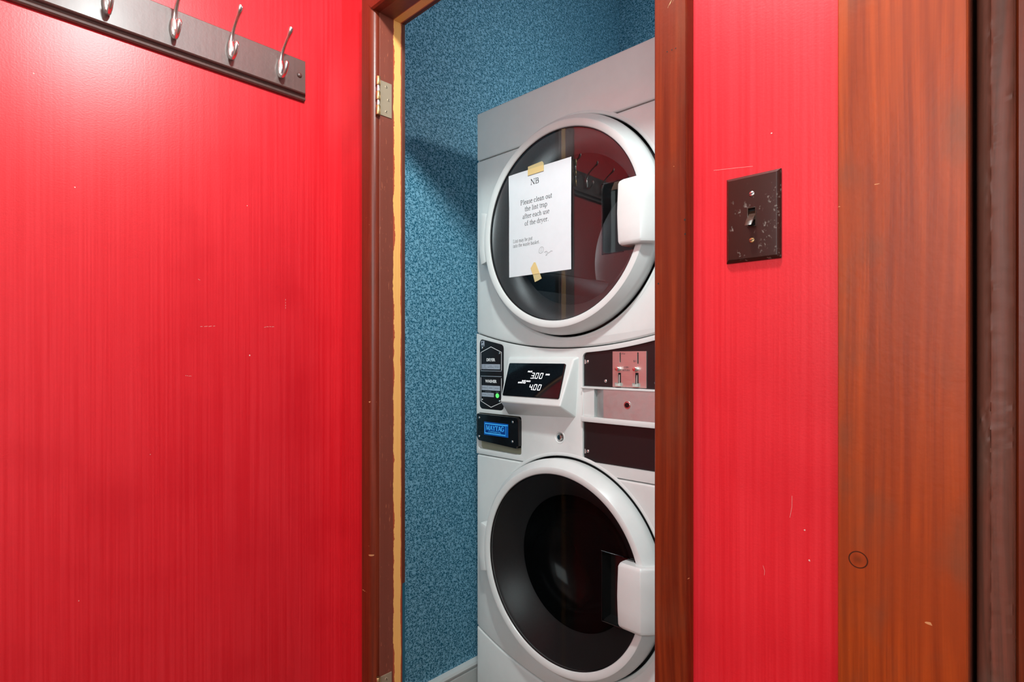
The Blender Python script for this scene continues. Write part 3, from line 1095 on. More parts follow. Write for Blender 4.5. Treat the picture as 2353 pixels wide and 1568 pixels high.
def label_outline(g=0.0):
    x0, x1, zb, ztl, ztr, r = 0.0779 - g, 0.1793 + g, 0.9725 - g, 1.1819 + g, 1.1655 + g, 0.0125
    pts = [(x0 + r - r * math.cos(t), zb + r - r * math.sin(t)) for t in (0, PI / 6, PI / 3, PI / 2)]
    pts += [(x1 - r + r * math.sin(t), zb + r - r * math.cos(t)) for t in (0, PI / 6, PI / 3, PI / 2)]
    pts += [(x1 - r + r * math.cos(t), ztr - r + r * math.sin(t)) for t in (0, PI / 6, PI / 3, PI / 2 - .1)]
    pts += [(x0 + r - r * math.sin(t), ztl - r + r * math.cos(t)) for t in (0.15, PI / 6, PI / 3, PI / 2)]
    return pts


plate('control_panel', M['enamel'], mach, [o3, right_outline(RH0, RH1, RHB), pocket, label_outline(0.0008), circle(0.3892, 0.9153, 0.0125, 24)], FY, FY + 0.024, 0.0022, 3)
# washer front
da = math.asin((SEAM_W - GAP - WZ) / HR)
hole = circle(DCX, WZ, HR, 72, PI - da, 2 * PI + da, end=True)
o4 = [(MX0, SEAM_W - GAP)] + hole + [(MX1, SEAM_W - GAP)] + [(x, kick_top(x) + GAP) for x in reversed(xs_between(MX0, MX1, 28))]
plate('washer_front_panel', M['enamel'], mach, [o4], FY, FY + 0.024, 0.0055, 3)
o5 = [(MX0, 0.03)] + [(MX1, 0.03)] + [(x, kick_top(x) - GAP) for x in reversed(xs_between(MX0, MX1, 28))]
plate('kick_panel', M['enamel'], mach, [o5], FY, FY + 0.024, 0.0055, 3)


# --- the two doors
def make_door(cz, kind):
    hz = cz - 0.0085 if kind == 'dryer' else cz
    lathe_y('door_surround', M['enamel'], mach, [(HR - 0.004, FY + 0.020), (HR - 0.004, FY + 0.0015), (HR - 0.002, FY - 0.0008), (HR + 0.003, FY - 0.0010), (HR + 0.0065, FY + 0.0004), (HR + 0.004, FY + 0.004)], DCX, cz, 120, angle=50)
    ring = lathe_y(kind + '_door', M['enamel'], mach,
                   [(0.2460, 0.392), (0.2460, 0.3765), (0.2475, 0.3738), (0.2500, 0.3725), (0.2610, 0.3705), (0.2645, 0.3715), (0.2790, 0.3890), (0.2825, 0.3950), (0.2832, 0.4020), (0.2820, 0.420), (0.262, 0.424)],
                   DCX, cz, 128, closed=True, angle=28, label='white ring door of the ' + kind)
    # pane, notched where the finger cup sits
    gx0, gz0, gz1 = 0.553, hz - 0.084, hz + 0.082
    R = 0.2458
    aa, bb = math.asin((gz1 - cz) / R), math.asin((gz0 - cz) / R)
    pane = circle(DCX, cz, R, 84, aa, 2 * PI + bb, end=True)
    r = 0.010
    pane += [(gx0 + r, gz0), (gx0 + r * .3, gz0 + r * .3), (gx0, gz0 + r), (gx0, gz1 - r), (gx0 + r * .3, gz1 - r * .3), (gx0 + r, gz1)]
    bm = bmesh.new()
    bm.faces.new([bm.verts.new((x, 0.3775, z)) for x, z in pane])
    finish('pane', bm, M['glass_' + kind], ring, smooth=False)
    lathe_y('pane_gasket', M['black'], ring, [(0.2445, 0.3772), (0.2462, 0.3762), (0.2464, 0.3790), (0.2445, 0.3790)], DCX, cz, 128, closed=True)
    # finger cup behind the notch
    bm = bmesh.new()
    y0, y1 = 0.3775, 0.405
    a = [(gx0, gz0), (gx0, gz1), (0.640, gz1), (0.640, gz0)]
    b = [(gx0 + 0.006, gz0 + 0.008), (gx0 + 0.006, gz1 - 0.008), (0.640, gz1 - 0.008), (0.640, gz0 + 0.008)]
    va = [bm.verts.new((x, y0, z)) for x, z in a]
    vb = [bm.verts.new((x, y1, z)) for x, z in b]
    for i in range(3):
        bm.faces.new((va[i], va[i + 1], vb[i + 1], vb[i])) if i != 2 else bm.faces.new((va[2], va[3], vb[3], vb[2]))
    bm.faces.new((va[3], va[0], vb[0], vb[3]))
    bm.faces.new(vb)
    finish('finger_cup', bm, M['cup' if kind == 'dryer' else 'cup_dark'], ring, smooth=False)
    # rim of the cup
    bm = bmesh.new()
    t = 0.0022
    bx(bm, gx0 - t, gx0, 0.3755, 0.3800, gz0 - t, gz1 + t)
    bx(bm, gx0, 0.612, 0.3755, 0.3800, gz1, gz1 + t)
    bx(bm, gx0, 0.612, 0.3755, 0.3800, gz0 - t, gz0)
    finish('cup_rim', bm, M['cup' if kind == 'dryer' else 'black_gloss'], ring, 0.0006, 1)
    # handle: a bent, bevelled block bridging ring and pane
    sec = [(0.6115, 0.398), (0.6085, 0.364), (0.6110, 0.3560), (0.6180, 0.3535), (0.6680, 0.3520), (0.6730, 0.3535), (0.6985, 0.3800), (0.6985, 0.398)]
    hb, ht = hz - 0.0745, hz + 0.0765
    rings = []
    for z, g in ((hb, 0.006), (hb + 0.003, 0.0022), (hb + 0.009, 0.0), (hz - 0.03, -0.0012), (hz, -0.0018), (hz + 0.03, -0.0012), (ht - 0.009, 0.0), (ht - 0.003, 0.0022), (ht, 0.006)):
        rings.append([(x + (g if x < 0.64 else -g * 0.5), y + (g * 0.8 if y < 0.39 else 0), z) for x, y in sec])
    loft('handle', M['enamel'], ring, rings, angle=30)
    # hinge cover on the other side
    hb = 15 if kind == 'dryer' else 14
    out = circle(DCX, cz + (0.006 if kind == 'dryer' else -0.006), 0.2950, 14, math.radians(180 - hb), math.radians(180 + hb), end=True)
    inn = circle(DCX, cz + (0.006 if kind == 'dryer' else -0.006), 0.2680, 14, math.radians(180 + hb), math.radians(180 - hb), end=True)
    plate('hinge_cover', M['enamel'], ring, [out + inn], 0.3765, 0.4150, 0.0025, 2)
    if kind == 'dryer':
        lathe_y('door_liner', M['liner'], ring, [(0.2445, 0.384), (0.2380, 0.390), (0.2050, 0.432), (0.2000, 0.450)], DCX, cz, 96)
        lathe_y('drum', M['drum'], mach, [(0.205, 0.452), (0.275, 0.458), (0.285, 0.48), (0.285, 0.95), (0.250, 0.97), (0.08, 0.975), (0.0, 0.975)], DCX, cz, 96)
        for k in range(3):
            a = math.radians(200 + 120 * k)
            c, s = math.cos(a), math.sin(a)
            rr = [[(DCX + c * r0 - s * t0, y, cz + s * r0 + c * t0) for r0, t0 in ((0.284, -0.035), (0.235, -0.010), (0.225, 0.0), (0.235, 0.010), (0.284, 0.035))] for y in (0.50, 0.93)]
            loft('drum_baffle', M['drum'], mach, rr, angle=30)
    else:
        lathe_y('door_liner', M['liner_black'], ring, [(0.2445, 0.384), (0.2380, 0.388), (0.1880, 0.438), (0.1800, 0.448)], DCX, cz, 96)
        lathe_y('door_bowl', M['bowl_black'], ring, [(0.1815, 0.446), (0.1720, 0.475), (0.1500, 0.520), (0.1000, 0.548), (0.04, 0.556), (0.0, 0.557)], DCX, cz, 96)
        lathe_y('drum', M['chassis'], mach, [(0.215, 0.452), (0.285, 0.48), (0.285, 0.95), (0.0, 0.975)], DCX, cz, 64)
    return ring


make_door(DZ, 'dryer')
make_door(WZ, 'washer')


def fscrew(parent, x, y, z, r=0.0033, h=0.0022, ang=0.6, mat='chrome'):
    mt = FRONT(x, y, z)
    s = screw('screw', parent, mt, r, h, M[mat])
    return s


# --- instruction label plate
lab = plate('instruction_plate', M['black'], mach, [label_outline()], FY - 0.0005, FY + 0.006, 0.0008, 2, label='black instruction plate with dryer and washer cycle buttons')
LY = FY - 0.0009
F0 = FRONT(0, LY, 0)
t = 0.0019
polys_obj('frame_line', line_polys([(0.0838, 1.0905), (0.0838, 1.1430), (0.1275, 1.1592), (0.1715, 1.1430), (0.1715, 1.0895)], t), M['print_white'], lab, F0)
polys_obj('frame_line', line_polys([(0.0838, 1.0675), (0.0838, 0.9955), (0.1275, 0.9788), (0.1715, 0.9955), (0.1715, 1.0665)], t), M['print_white'], lab, F0)
for z in (1.0873, 1.0713):
    polys_obj('divider_line', line_polys([(0.0830, z), (0.1722, z)], 0.0014), M['print_grey'], lab, F0)
sans('lettering', 'DRYER', M['print_white'], lab, F0, 0.1083, 0.1455, 1.1160, 0.0092, 0.045)
sans('lettering', 'WASHER', M['print_white'], lab, F0, 0.1025, 0.1519, 1.0520, 0.0092, 0.045)
F1 = FRONT(0, LY - 0.0005, 0)
rows = [(1.0925, 0.0150, 3, (('HEAVY', 'DUTY', 'HIGH HEAT'), ('NORMAL', 'MEDIUM HEAT'), ('DELICATE', 'LOW HEAT'))),
        (1.0292, 0.0142, 3, (('POWERWASH',), ('NORMAL',), ('DELICATE',))),
        (1.0097, 0.0119, 2, (('PREWASH',), ('COLD RINSE',)))]
for z0, h, n, words in rows:
    for i in range(n):
        u0 = 0.0881 + i * 0.0261
        u1 = u0 + 0.0252
        b = plate('cycle_button', M['print_grey'], lab, [[(u0, z0), (u1, z0), (u1, z0 + h), (u0, z0 + h)]], LY - 0.0003, LY + 0.0006)
        m = len(words[i])
        lh = 0.0022
        for q, wd in enumerate(words[i]):
            zz = z0 + h / 2 + (m / 2 - q - 0.5) * 0.0042 - lh / 2
            hw = 0.0011 * len(wd)
            sans('lettering', wd, M['print_dark'], b, F1, (u0 + u1) / 2 - hw, (u0 + u1) / 2 + hw, zz, lh)
sans('lettering', '- OPTIONS -', M['print_grey'], lab, F0, 0.099, 0.131, 1.0236, 0.0019)
sans('lettering', 'START', M['print_grey'], lab, F0, 0.1485, 0.1610, 1.0238, 0.0019)
polys_obj('start_lamp', [[(0.1548 + 0.0074 * math.cos(a * PI / 12), 1.0148 + 0.0071 * math.sin(a * PI / 12)) for a in range(24)]], M['green_led'], lab, F1, label='green lit start button')
# small energy emblem
eb = plate('emblem', M['print_grey'], lab, [[(0.0849, 1.1613), (0.0990, 1.1613), (0.0990, 1.1777), (0.0849, 1.1777)]], LY - 0.0002, LY + 0.0006)
polys_obj('emblem_mark', [[(0.0862, 1.1690 + 0.0002 * i), (0.0890 + 0.003 * i, 1.1705 + 0.001 * i), (0.0915 + 0.003 * i, 1.1745), (0.0895 + 0.002 * i, 1.1760)] for i in range(2)] + line_polys([(0.0858, 1.1640), (0.0982, 1.1640)], 0.0022), M['print_dark'], eb, F1)
for x, z in ((0.0898, 1.1564), (0.1637, 1.1400), (0.0898, 1.0000), (0.1637, 0.9990)):
    fscrew(lab, x, LY, z, 0.0036, 0.0024)

# --- badge plate in its pocket
polys = plate('badge_pocket', M['olive'], mach, [[(0.066, 0.845), (0.254, 0.845), (0.254, 0.964), (0.066, 0.964)]], FY + 0.014, FY + 0.020)
BY = 0.405
bout = [(0.0765, 0.8900), (0.0830, 0.8800), (0.0900, 0.8780), (0.2370, 0.8690), (0.2400, 0.8720), (0.2430, 0.8690)]
bout = [(0.0772, 0.8890), (0.0835, 0.8795), (0.0870, 0.8775), (0.2420, 0.8690), (0.2435, 0.8760), (0.2510, 0.8765), (0.2510, 0.9490), (0.2440, 0.9570), (0.0800, 0.9585), (0.0772, 0.9550)]
bp = plate('badge_plate', M['black_gloss'], mach, [bout], BY, FY + 0.012, 0.0022, 2, label='glossy black badge plate with a lit blue sign')
F2 = FRONT(0, BY - 0.0008, 0)
F3 = FRONT(0, BY - 0.0012, 0)
F4 = FRONT(0, BY - 0.0016, 0)
bd = plate('badge', M['badge'], bp, [[(0.1111, 0.8975), (0.2110, 0.8975), (0.2110, 0.9362), (0.1111, 0.9362)]], BY - 0.0008, BY + 0.001)
polys_obj('badge_field', [[(0.1160, 0.9030), (0.2010, 0.9030), (0.2010, 0.9310), (0.1160, 0.9310)]], M['badge_dark'], bd, F3)
polys_obj('badge_border', line_polys([(0.1160, 0.9030), (0.2010, 0.9030), (0.2010, 0.9310), (0.1160, 0.9310)], 0.0027, True), M['badge_lite'], bd, F4)
polys_obj('badge_border', line_polys([(0.2010, 0.9318), (0.2105, 0.9318)], 0.0022), M['badge_lite'], bd, F4)
polys_obj('lettering', serif_polys('MAYTAG', 0.1205, 0.1955, 0.9130, 0.0140, SERIF_BOLD, -0.03), M['badge_lite'], bd, F4)
sans('lettering', 'COMMERCIAL', M['badge_lite'], bd, F4, 0.1310, 0.1835, 0.9062, 0.0042)
for x, z in ((0.0895, 0.9463), (0.2283, 0.9441), (0.0887, 0.8900), (0.2273, 0.8884)):
    fscrew(bp, x, BY, z, 0.0040, 0.0026)

# --- tilted display housing
bk = [(0.200, FY + 0.003, 1.1310), (0.455, FY + 0.003, 1.1310), (0.4420, FY + 0.003, 0.9690), (0.1960, FY + 0.003, 0.9600)]
ft = [(0.2085, 0.4060, 1.1245), (0.4440, 0.4060, 1.1245), (0.4310, 0.3650, 1.0025), (0.2175, 0.3650, 1.0040)]
bm = bmesh.new()
a = [bm.verts.new(p) for p in bk]
b = [bm.verts.new(p) for p in ft]
bm.faces.new(b)
bm.faces.new(list(reversed(a)))
for i in range(4):
    j = (i + 1) % 4
    bm.faces.new((a[i], a[j], b[j], b[i]))
hous = finish('display_housing', bm, M['enamel'], mach, 0.0048, 4, angle=40, label='white wedge housing with a tilted black price display')
dn = Vector((0, -0.029, -0.091)).normalized()
S = frame((0.2225, 0.3995, 1.1115), (1, 0, 0), -dn)          # origin at the screen's top left, v up along the face
SW, SH = 0.2020, 0.0952
bm = bmesh.new()
pl = rrect(0, SW, -SH, 0, 0.004, 3)
top = [bm.verts.new(S @ Vector((u, v, 0.0022))) for u, v in pl]
bot = [bm.verts.new(S @ Vector((u, v, -0.006))) for u, v in pl]
bm.faces.new(top)
bm.faces.new(list(reversed(bot)))
for i in range(len(pl)):
    j = (i + 1) % len(pl)
    bm.faces.new((top[i], bot[i], bot[j], top[j]))
scr = finish('display_screen', bm, M['screen'], hous, 0.0009, 2)
ST = S @ Matrix.Translation((0, 0, 0.0026))


def seg_text(s, u0, vb, w, h, gap, t, sh):
    out = []
    u = u0
    for ch in s:
        if ch == '.':
            out.append([(u - gap * .62 + a, vb - t / 2 + b) for a, b in ((-t * .55, 0), (t * .55, 0), (t * .55, t * 1.1), (-t * .55, t * 1.1))])
        else:
            out += seg_digit(ch, u, vb, w, h, t, sh)
            u += w + gap
    return out


polys_obj('price_digits', seg_text('3.00', 0.459 * SW, -0.447 * SH, 0.0085, 0.0145, 0.0066, 0.0018, 0.20), M['digits'], scr, ST)
polys_obj('price_digits', seg_text('4.00', 0.468 * SW, -0.782 * SH, 0.0085, 0.0145, 0.0066, 0.0018, 0.20), M['digits'], scr, ST)
for s, a, b, v, h in (('PRICE', .385, .463, -.275, .0042), ('DRYER', .708, .777, -.350, .0042), ('BASE', .314, .378, -.555, .0040), ('PRICE', .390, .466, -.560, .0040), ('SUPERCYCLE', .246, .384, -.610, .0042)):
    sans('lettering', s, M['digits'], scr, ST, a * SW, b * SW, v * SH, h, 0.02, 0.2)

# --- key lock on the white panel
lk = lathe_y('key_lock', M['chrome'], mach, [(0.0075, FY + 0.012), (0.0075, FY - 0.001), (0.0065, FY - 0.003), (0.0030, FY - 0.0035), (0.0, FY - 0.0030)], 0.3892, 0.9153, 32)
lathe_y('lock_collar', M['enamel'], lk, [(0.0085, FY + 0.010), (0.0125, FY + 0.001), (0.0160, FY - 0.0012), (0.0175, FY + 0.0005)], 0.3892, 0.9153, 32)
polys_obj('keyhole', [rrect(0.3884, 0.3900, 0.9120, 0.9186, 0.0007, 2)], M['hole'], lk, FRONT(0, FY - 0.0040, 0))

# --- coin side: black plates, coin mechanism, tray with the steel coin box
PYB = FY + 0.006
up = right_outline(RH0 - 0.003, RH1 + 0.002, 1.0500, 0.003, 0.012)
up = [(x, max(z, 1.050)) for x, z in up]
upper = plate('coin_face_plate', M['black'], mach, [up], PYB, PYB + 0.004, label='dark brown-black face plate around the coin slots')
lo = [(x, z) for x, z in right_outline(RH0 - 0.003, RH1 + 0.002, RHB - 0.003, 0.0, 0.014) if z < 0.9] + [(RH1 + 0.002, 0.972), (RH0 - 0.003, 0.972)]
lower = plate('lower_face_plate', M['black'], mach, [lo], PYB, PYB + 0.004, label='blank black plate below the coin tray')
for x, z in ((0.4760, 1.1175), (0.5310, 1.0695), (0.6700, 1.0690)):
    fscrew(upper, x, PYB, z, 0.0045, 0.0030)
fscrew(lower, 0.4770, PYB, 0.8880, 0.0045, 0.0030)
for par, zc in ((upper, 1.1165), (lower, 0.8865)):
    bm = plate_bm([[(0.4665, zc - 0.0055), (0.4715, zc - 0.0045), (0.4700, zc + 0.0050), (0.4670, zc + 0.0065)]], PYB - 0.0012, PYB)
    finish('clip', bm, M['galv'], par)

CY = PYB - 0.0025
mech_holes = [rrect(0.5730, 0.5756, 1.1160, 1.1400, 0.0006, 2), rrect(0.6220, 0.6248, 1.1130, 1.1400, 0.0006, 2)]
slot_holes = [rrect(0.5685, 0.5765, 1.0640, 1.0905, 0.0008, 2), rrect(0.6165, 0.6250, 1.0620, 1.0915, 0.0008, 2)]
mech = plate('coin_mechanism', M['steel'], mach, [[(0.5523, 1.0555), (0.6463, 1.0555), (0.6463, 1.1430), (0.5523, 1.1430)]] + mech_holes + slot_holes, CY, PYB, 0.0003, 1, label='steel coin mechanism with two slots and return buttons')
plate('slot_backing', M['hole'], mech, [[(0.556, 1.058), (0.643, 1.058), (0.643, 1.141), (0.556, 1.141)]], PYB - 0.0005, PYB + 0.0002)
FM = FRONT(0, CY - 0.0003, 0)
sans('lettering', '25\u00a2', M['print_dark'], mech, FM, 0.5775, 0.5885, 1.1345, 0.0050)
sans('lettering', '$1', M['print_dark'], mech, FM, 0.6115, 0.6180, 1.1165, 0.0052)
sans('lettering', 'COIN', M['print_dark'], mech, FM, 0.5850, 0.5975, 1.1022, 0.0042)
sans('lettering', 'RETURN', M['print_dark'], mech, FM, 0.5815, 0.6010, 1.0950, 0.0042)
for x in (0.5705, 0.6190):
    bt = lathe_y('return_button', M['chrome'], mech, [(0.0062, CY), (0.0062, CY - 0.0015), (0.0052, CY - 0.002), (0.0052, CY - 0.0095), (0.0046, CY - 0.0110), (0.0, CY - 0.0118)], x, 1.1005, 32)
    # bent coin lever in its slot
    sec = [(x - 0.0008, CY + 0.004), (x + 0.0016, CY + 0.004), (x + 0.0016, CY + 0.0015), (x - 0.0008, CY + 0.0015)]
    loft('coin_lever', M['pale_metal'], mech, [[(a, b, 1.0650) for a, b in sec], [(a, b, 1.0860) for a, b in sec]], angle=20)
    # return cup
    zc = 1.0615
    bm = bmesh.new()
    n = 10
    prof = [(-0.0070, CY), (-0.0070, CY - 0.0070), (-0.0040, CY - 0.0095), (0.0030, CY - 0.0095), (0.0075, CY - 0.0060), (0.0075, CY)]
    va = [bm.verts.new((x + a, b, zc - 0.0030)) for a, b in prof]
    vb = [bm.verts.new((x + a, b, zc + 0.0050 - (0.002 if i in (2, 3) else 0))) for i, (a, b) in enumerate(prof)]
    bm.faces.new(va)
    for i in range(len(prof) - 1):
        bm.faces.new((va[i], va[i + 1], vb[i + 1], vb[i]))
    r = bmesh.ops.solidify(bm, geom=bm.faces[:], thickness=0.0011)
    finish('return_cup', bm, M['pale_metal'], mech, angle=30)

TY = FY - 0.012
bm = bmesh.new()
bx(bm, 0.4660, RH1, TY, FY + 0.008, 1.0490, 1.0535)
bx(bm, 0.4660, RH1, TY, FY + 0.008, 0.9650, 0.9785)
bx(bm, 0.4660, 0.4705, TY + 0.006, FY + 0.008, 0.9650, 1.0535)
tray = finish('coin_tray', bm, M['enamel'], mach, 0.0012, 2, label='white tray frame around the steel coin box')
bm = bmesh.new()
vv = [bm.verts.new(p) for p in ((0.4700, TY + 0.008, 1.0490), (0.4700, TY + 0.008, 0.9785), (0.5060, TY + 0.003, 0.9785), (0.5060, TY + 0.003, 1.0490), (0.4700, FY + 0.007, 0.9785), (0.4700, FY + 0.007, 1.0490), (0.5060, FY + 0.007, 0.9785), (0.5060, FY + 0.007, 1.0490))]
bm.faces.new((vv[0], vv[1], vv[2]))
bm.faces.new((vv[0], vv[2], vv[3]))
bm.faces.new((vv[0], vv[5], vv[4], vv[1]))
bm.faces.new((vv[3], vv[2], vv[6], vv[7]))
bm.faces.new((vv[5], vv[7], vv[6], vv[4]))
bm.faces.new((vv[0], vv[3], vv[7], vv[5]))
bm.faces.new((vv[1], vv[4], vv[6], vv[2]))
finish('tray_cheek', bm, M['enamel'], tray, 0.0006, 1)
sec = [(0.5065, FY + 0.006), (0.5075, TY + 0.0130), (0.5350, TY + 0.0015), (RH1 - 0.002, TY + 0.0015), (RH1 - 0.002, FY + 0.006)]
cb = loft('coin_box', M['galv'], tray, [[(x, y, 0.9787) for x, y in sec], [(x, y, 1.0488) for x, y in sec]], angle=8, label='dull steel coin box with a round lock')
cyl = TY + 0.0015
lkb = lathe_y('coin_box_lock', M['chrome'], cb, [(0.0095, cyl), (0.0090, cyl - 0.0012), (0.0078, cyl - 0.0012), (0.0074, cyl + 0.0), (0.0062, cyl - 0.0002), (0.0062, cyl - 0.0022), (0.0, cyl - 0.0026)], 0.6035, 1.0144, 32)
lathe_y('lock_core', M['black_gloss'], lkb, [(0.0060, cyl - 0.0022), (0.0052, cyl - 0.0032), (0.0, cyl - 0.0034)], 0.6035, 1.0144, 24)

# ------------------------------------------------------------------ notice taped to the dryer door
NX0, NX1, NZ0, NZ1 = 0.2434, 0.4600, 1.3505, 1.6345
note = thing('paper_notice', (0.3515, 0.376, NZ0), 'white printed paper notice taped to the glass of the dryer door', 'notice')


def sheet_y(x, z):
    """slightly curled sheet: the upper left corner bends away from the tape"""
    fx = max(0.0, (0.315 - x) / 0.072)
    fz = max(0.0, (z - 1.54) / 0.095)
    return 0.3757 - 0.0030 * (fx ** 2) * fz - 0.0006 * math.sin((z - NZ0) * 14) - 0.0003


bm = bmesh.new()
nx, nz = 18, 24
g = [[bm.verts.new((NX0 + (NX1 - NX0) * i / nx, sheet_y(NX0 + (NX1 - NX0) * i / nx, NZ0 + (NZ1 - NZ0) * j / nz), NZ0 + (NZ1 - NZ0) * j / nz - (0.0025 * max(0, (0.30 - (NX0 + (NX1 - NX0) * i / nx)) / 0.057) ** 2 * (j / nz)))) for i in range(nx + 1)] for j in range(nz + 1)]
for j in range(nz):
    for i in range(nx):
        bm.faces.new((g[j][i], g[j][i + 1], g[j + 1][i + 1], g[j + 1][i]))
finish('sheet', bm, M['paper'], note, angle=60)
NF = FRONT(0, 0.37455, 0)
for s, u0, u1, v, cap in (('NB', 0.3235, 0.3530, 1.5918, 0.0148), ('Please clean out', 0.2870, 0.3979, 1.5436, 0.0128), ('the lint trap', 0.3031, 0.3816, 1.5243, 0.0128),
                          ('after each use', 0.2948, 0.3895, 1.5047, 0.0128), ('of the dryer.', 0.3025, 0.3854, 1.4850, 0.0128),
                          ('Lint may be put', 0.2591, 0.3305, 1.4438, 0.0094), ('into the waste basket.', 0.2591, 0.3549, 1.4308, 0.0094)):
    polys_obj('lettering', serif_polys(s, u0, u1, v, cap), M['ink'], note, NF)
# pen doodle and signature
doodle = []
face = [(0.3614 + 0.0083 * math.cos(a) * (1 + .06 * math.sin(2 * a)), 1.4117 + 0.0082 * math.sin(a + .2)) for a in [2 * PI * i / 22 for i in range(22)]]
doodle += line_polys(face, 0.0007, True)
doodle += line_polys([(0.3590, 1.4140), (0.3596, 1.4136)], 0.0011) + line_polys([(0.3633, 1.4165), (0.3640, 1.4150), (0.3626, 1.4135)], 0.0007)
doodle += line_polys([(0.3588, 1.4092), (0.3600, 1.4085), (0.3614, 1.4092), (0.3628, 1.4103)], 0.0007)
doodle += line_polys([(0.3715, 1.4040), (0.3770, 1.4060), (0.3805, 1.4060), (0.3828, 1.4040), (0.3832, 1.4005), (0.3815, 1.3970), (0.3785, 1.3955), (0.3760, 1.3955)], 0.0007)
doodle += line_polys([(0.3777, 1.4055), (0.3785, 1.4010), (0.3788, 1.3957)], 0.0007)
doodle += line_polys([(0.3832, 1.4015), (0.3850, 1.4005), (0.3862, 1.4020), (0.3872, 1.4005), (0.3885, 1.4030), (0.3900, 1.4005), (0.3918, 1.4035), (0.3945, 1.4055), (0.3975, 1.4040), (0.4000, 1.4045)], 0.0007)
polys_obj('pen_doodle', doodle, M['pencil'], note, NF, label='small pen doodle of a face with handwriting')
def tape_piece(pts, y, mat):
    return plate('tape', mat, note, [pts], y - 0.0004, y)


tape_piece([(0.3142, 1.6182), (0.3703, 1.6190), (0.3703, 1.6350), (0.3142, 1.6345)], 0.3742, M['tape'])
tape_piece([(0.3142, 1.6345), (0.3703, 1.6350), (0.3690, 1.6410), (0.3640, 1.6460), (0.3142, 1.6425)], 0.3750, M['tape_glass'])
tape_piece([(0.3320, 1.3500), (0.3565, 1.3505), (0.3416, 1.3814), (0.3360, 1.3820), (0.3244, 1.3672)], 0.3742, M['tape'])
tape_piece([(0.3320, 1.3500), (0.3388, 1.3291), (0.3500, 1.3320), (0.3628, 1.3365), (0.3565, 1.3505)], 0.3750, M['tape_glass'])

# ------------------------------------------------------------------ coat rack
rack = thing('coat_rack', (0.0, -0.40, 1.76), 'dark wood wall coat rack with satin nickel double hooks on the red wall', 'coat rack')
RY1, RY0 = -0.1035, -0.690
RZ0, RZ1 = 1.7570, 1.8540
pf = [(0.0, RZ0), (0.0070, RZ0 + 0.0005), (0.0100, RZ0 + 0.0030), (0.0108, RZ0 + 0.0065), (0.0085, RZ0 + 0.0095), (0.0100, RZ0 + 0.0125), (0.0180, RZ0 + 0.0130), (0.0195, RZ0 + 0.0150)]
pf += [(0.0195, RZ1 - 0.0055), (0.0165, RZ1 - 0.003), (0.0130, RZ1 - 0.002), (0.0105, RZ1), (0.0, RZ1)]
inset = lambda x: max(0.0, (x - 0.0105) * 0.55)
loft('backboard', M['rack'], rack, [[(x, RY0 + inset(x), z) for x, z in pf], [(x, RY1 - inset(x), z) for x, z in pf]], angle=25)


def hook_meshes():
    X0 = 0.0195
    parts = []
    # oval body, bulging from the board
    rings = []
    N = 24
    prof = [(1.0, 0.0), (1.0, 0.0030), (0.94, 0.0062), (0.80, 0.0090), (0.55, 0.0112), (0.25, 0.0122)]
    for k, xo in prof:
        rings.append([(X0 + xo, 0.0092 * k * math.cos(2 * PI * i / N), 0.0235 * k * math.sin(2 * PI * i / N)) for i in range(N)])
    parts.append(('hook_body', rings))
    up = smooth_path([(X0 + 0.004, 0, 0.012), (X0 + 0.010, 0, 0.026), (X0 + 0.020, 0, 0.038), (X0 + 0.034, 0, 0.049), (X0 + 0.047, 0, 0.057), (X0 + 0.055, 0, 0.064), (X0 + 0.0585, 0, 0.0715), (X0 + 0.0590, 0, 0.0745)], 5)
    rad = smooth_path([(0.0056,), (0.0044,), (0.0037,), (0.0034,), (0.0038,), (0.0050,), (0.0048,), (0.0014,)], 5)
    parts.append(('upper_prong', tube_rings(up, [r[0] for r in rad], 14)))
    lowp = smooth_path([(X0 + 0.003, 0, -0.016), (X0 + 0.008, 0, -0.0215), (X0 + 0.0170, 0, -0.0235), (X0 + 0.0280, 0, -0.0190), (X0 + 0.0345, 0, -0.0095), (X0 + 0.0365, 0, 0.0000), (X0 + 0.0365, 0, 0.0045)], 5)
    rad = smooth_path([(0.0055,), (0.0050,), (0.0040,), (0.0037,), (0.0044,), (0.0048,), (0.0014,)], 5)
    parts.append(('lower_prong', tube_rings(lowp, [r[0] for r in rad], 14)))
    return parts


HP = hook_meshes()
first = None
for i, y in enumerate((-0.171, -0.2815, -0.3925, -0.5060, -0.6200)):
    z = 1.8095
    if first is None:
        objs = []
        for nm, rg in HP:
            rg = [[(a, b + y, c + z) for a, b, c in r] for r in rg]
            if nm == 'hook_body':
                hk = loft('hook', M['nickel'], rack, rg, angle=60)
                objs.append(hk)
            else:
                objs.append(loft(nm, M['nickel'], hk, rg, angle=60))
        first = (y, objs)
    else:
        y0, objs = first
        hk = place('hook', objs[0].data, WORLD[objs[0].name] + Vector((0, y - y0, 0)), rack)
        for o in objs[1:]:
            place(o.name.split('.')[0], o.data, WORLD[o.name] + Vector((0, y - y0, 0)), hk)
# round plugs at both ends
for y in (-0.1235, -0.6685):
    N = 20
    rg = [[(0.0195 + xo, y + r * math.cos(2 * PI * i / N), 1.8105 + r * math.sin(2 * PI * i / N)) for i in range(N)] for r, xo in ((0.0060, 0), (0.0060, 0.001), (0.0052, 0.0028), (0.0032, 0.0042), (0.0010, 0.0046))]
    loft('screw_plug', M['rack'], rack, rg, angle=60)

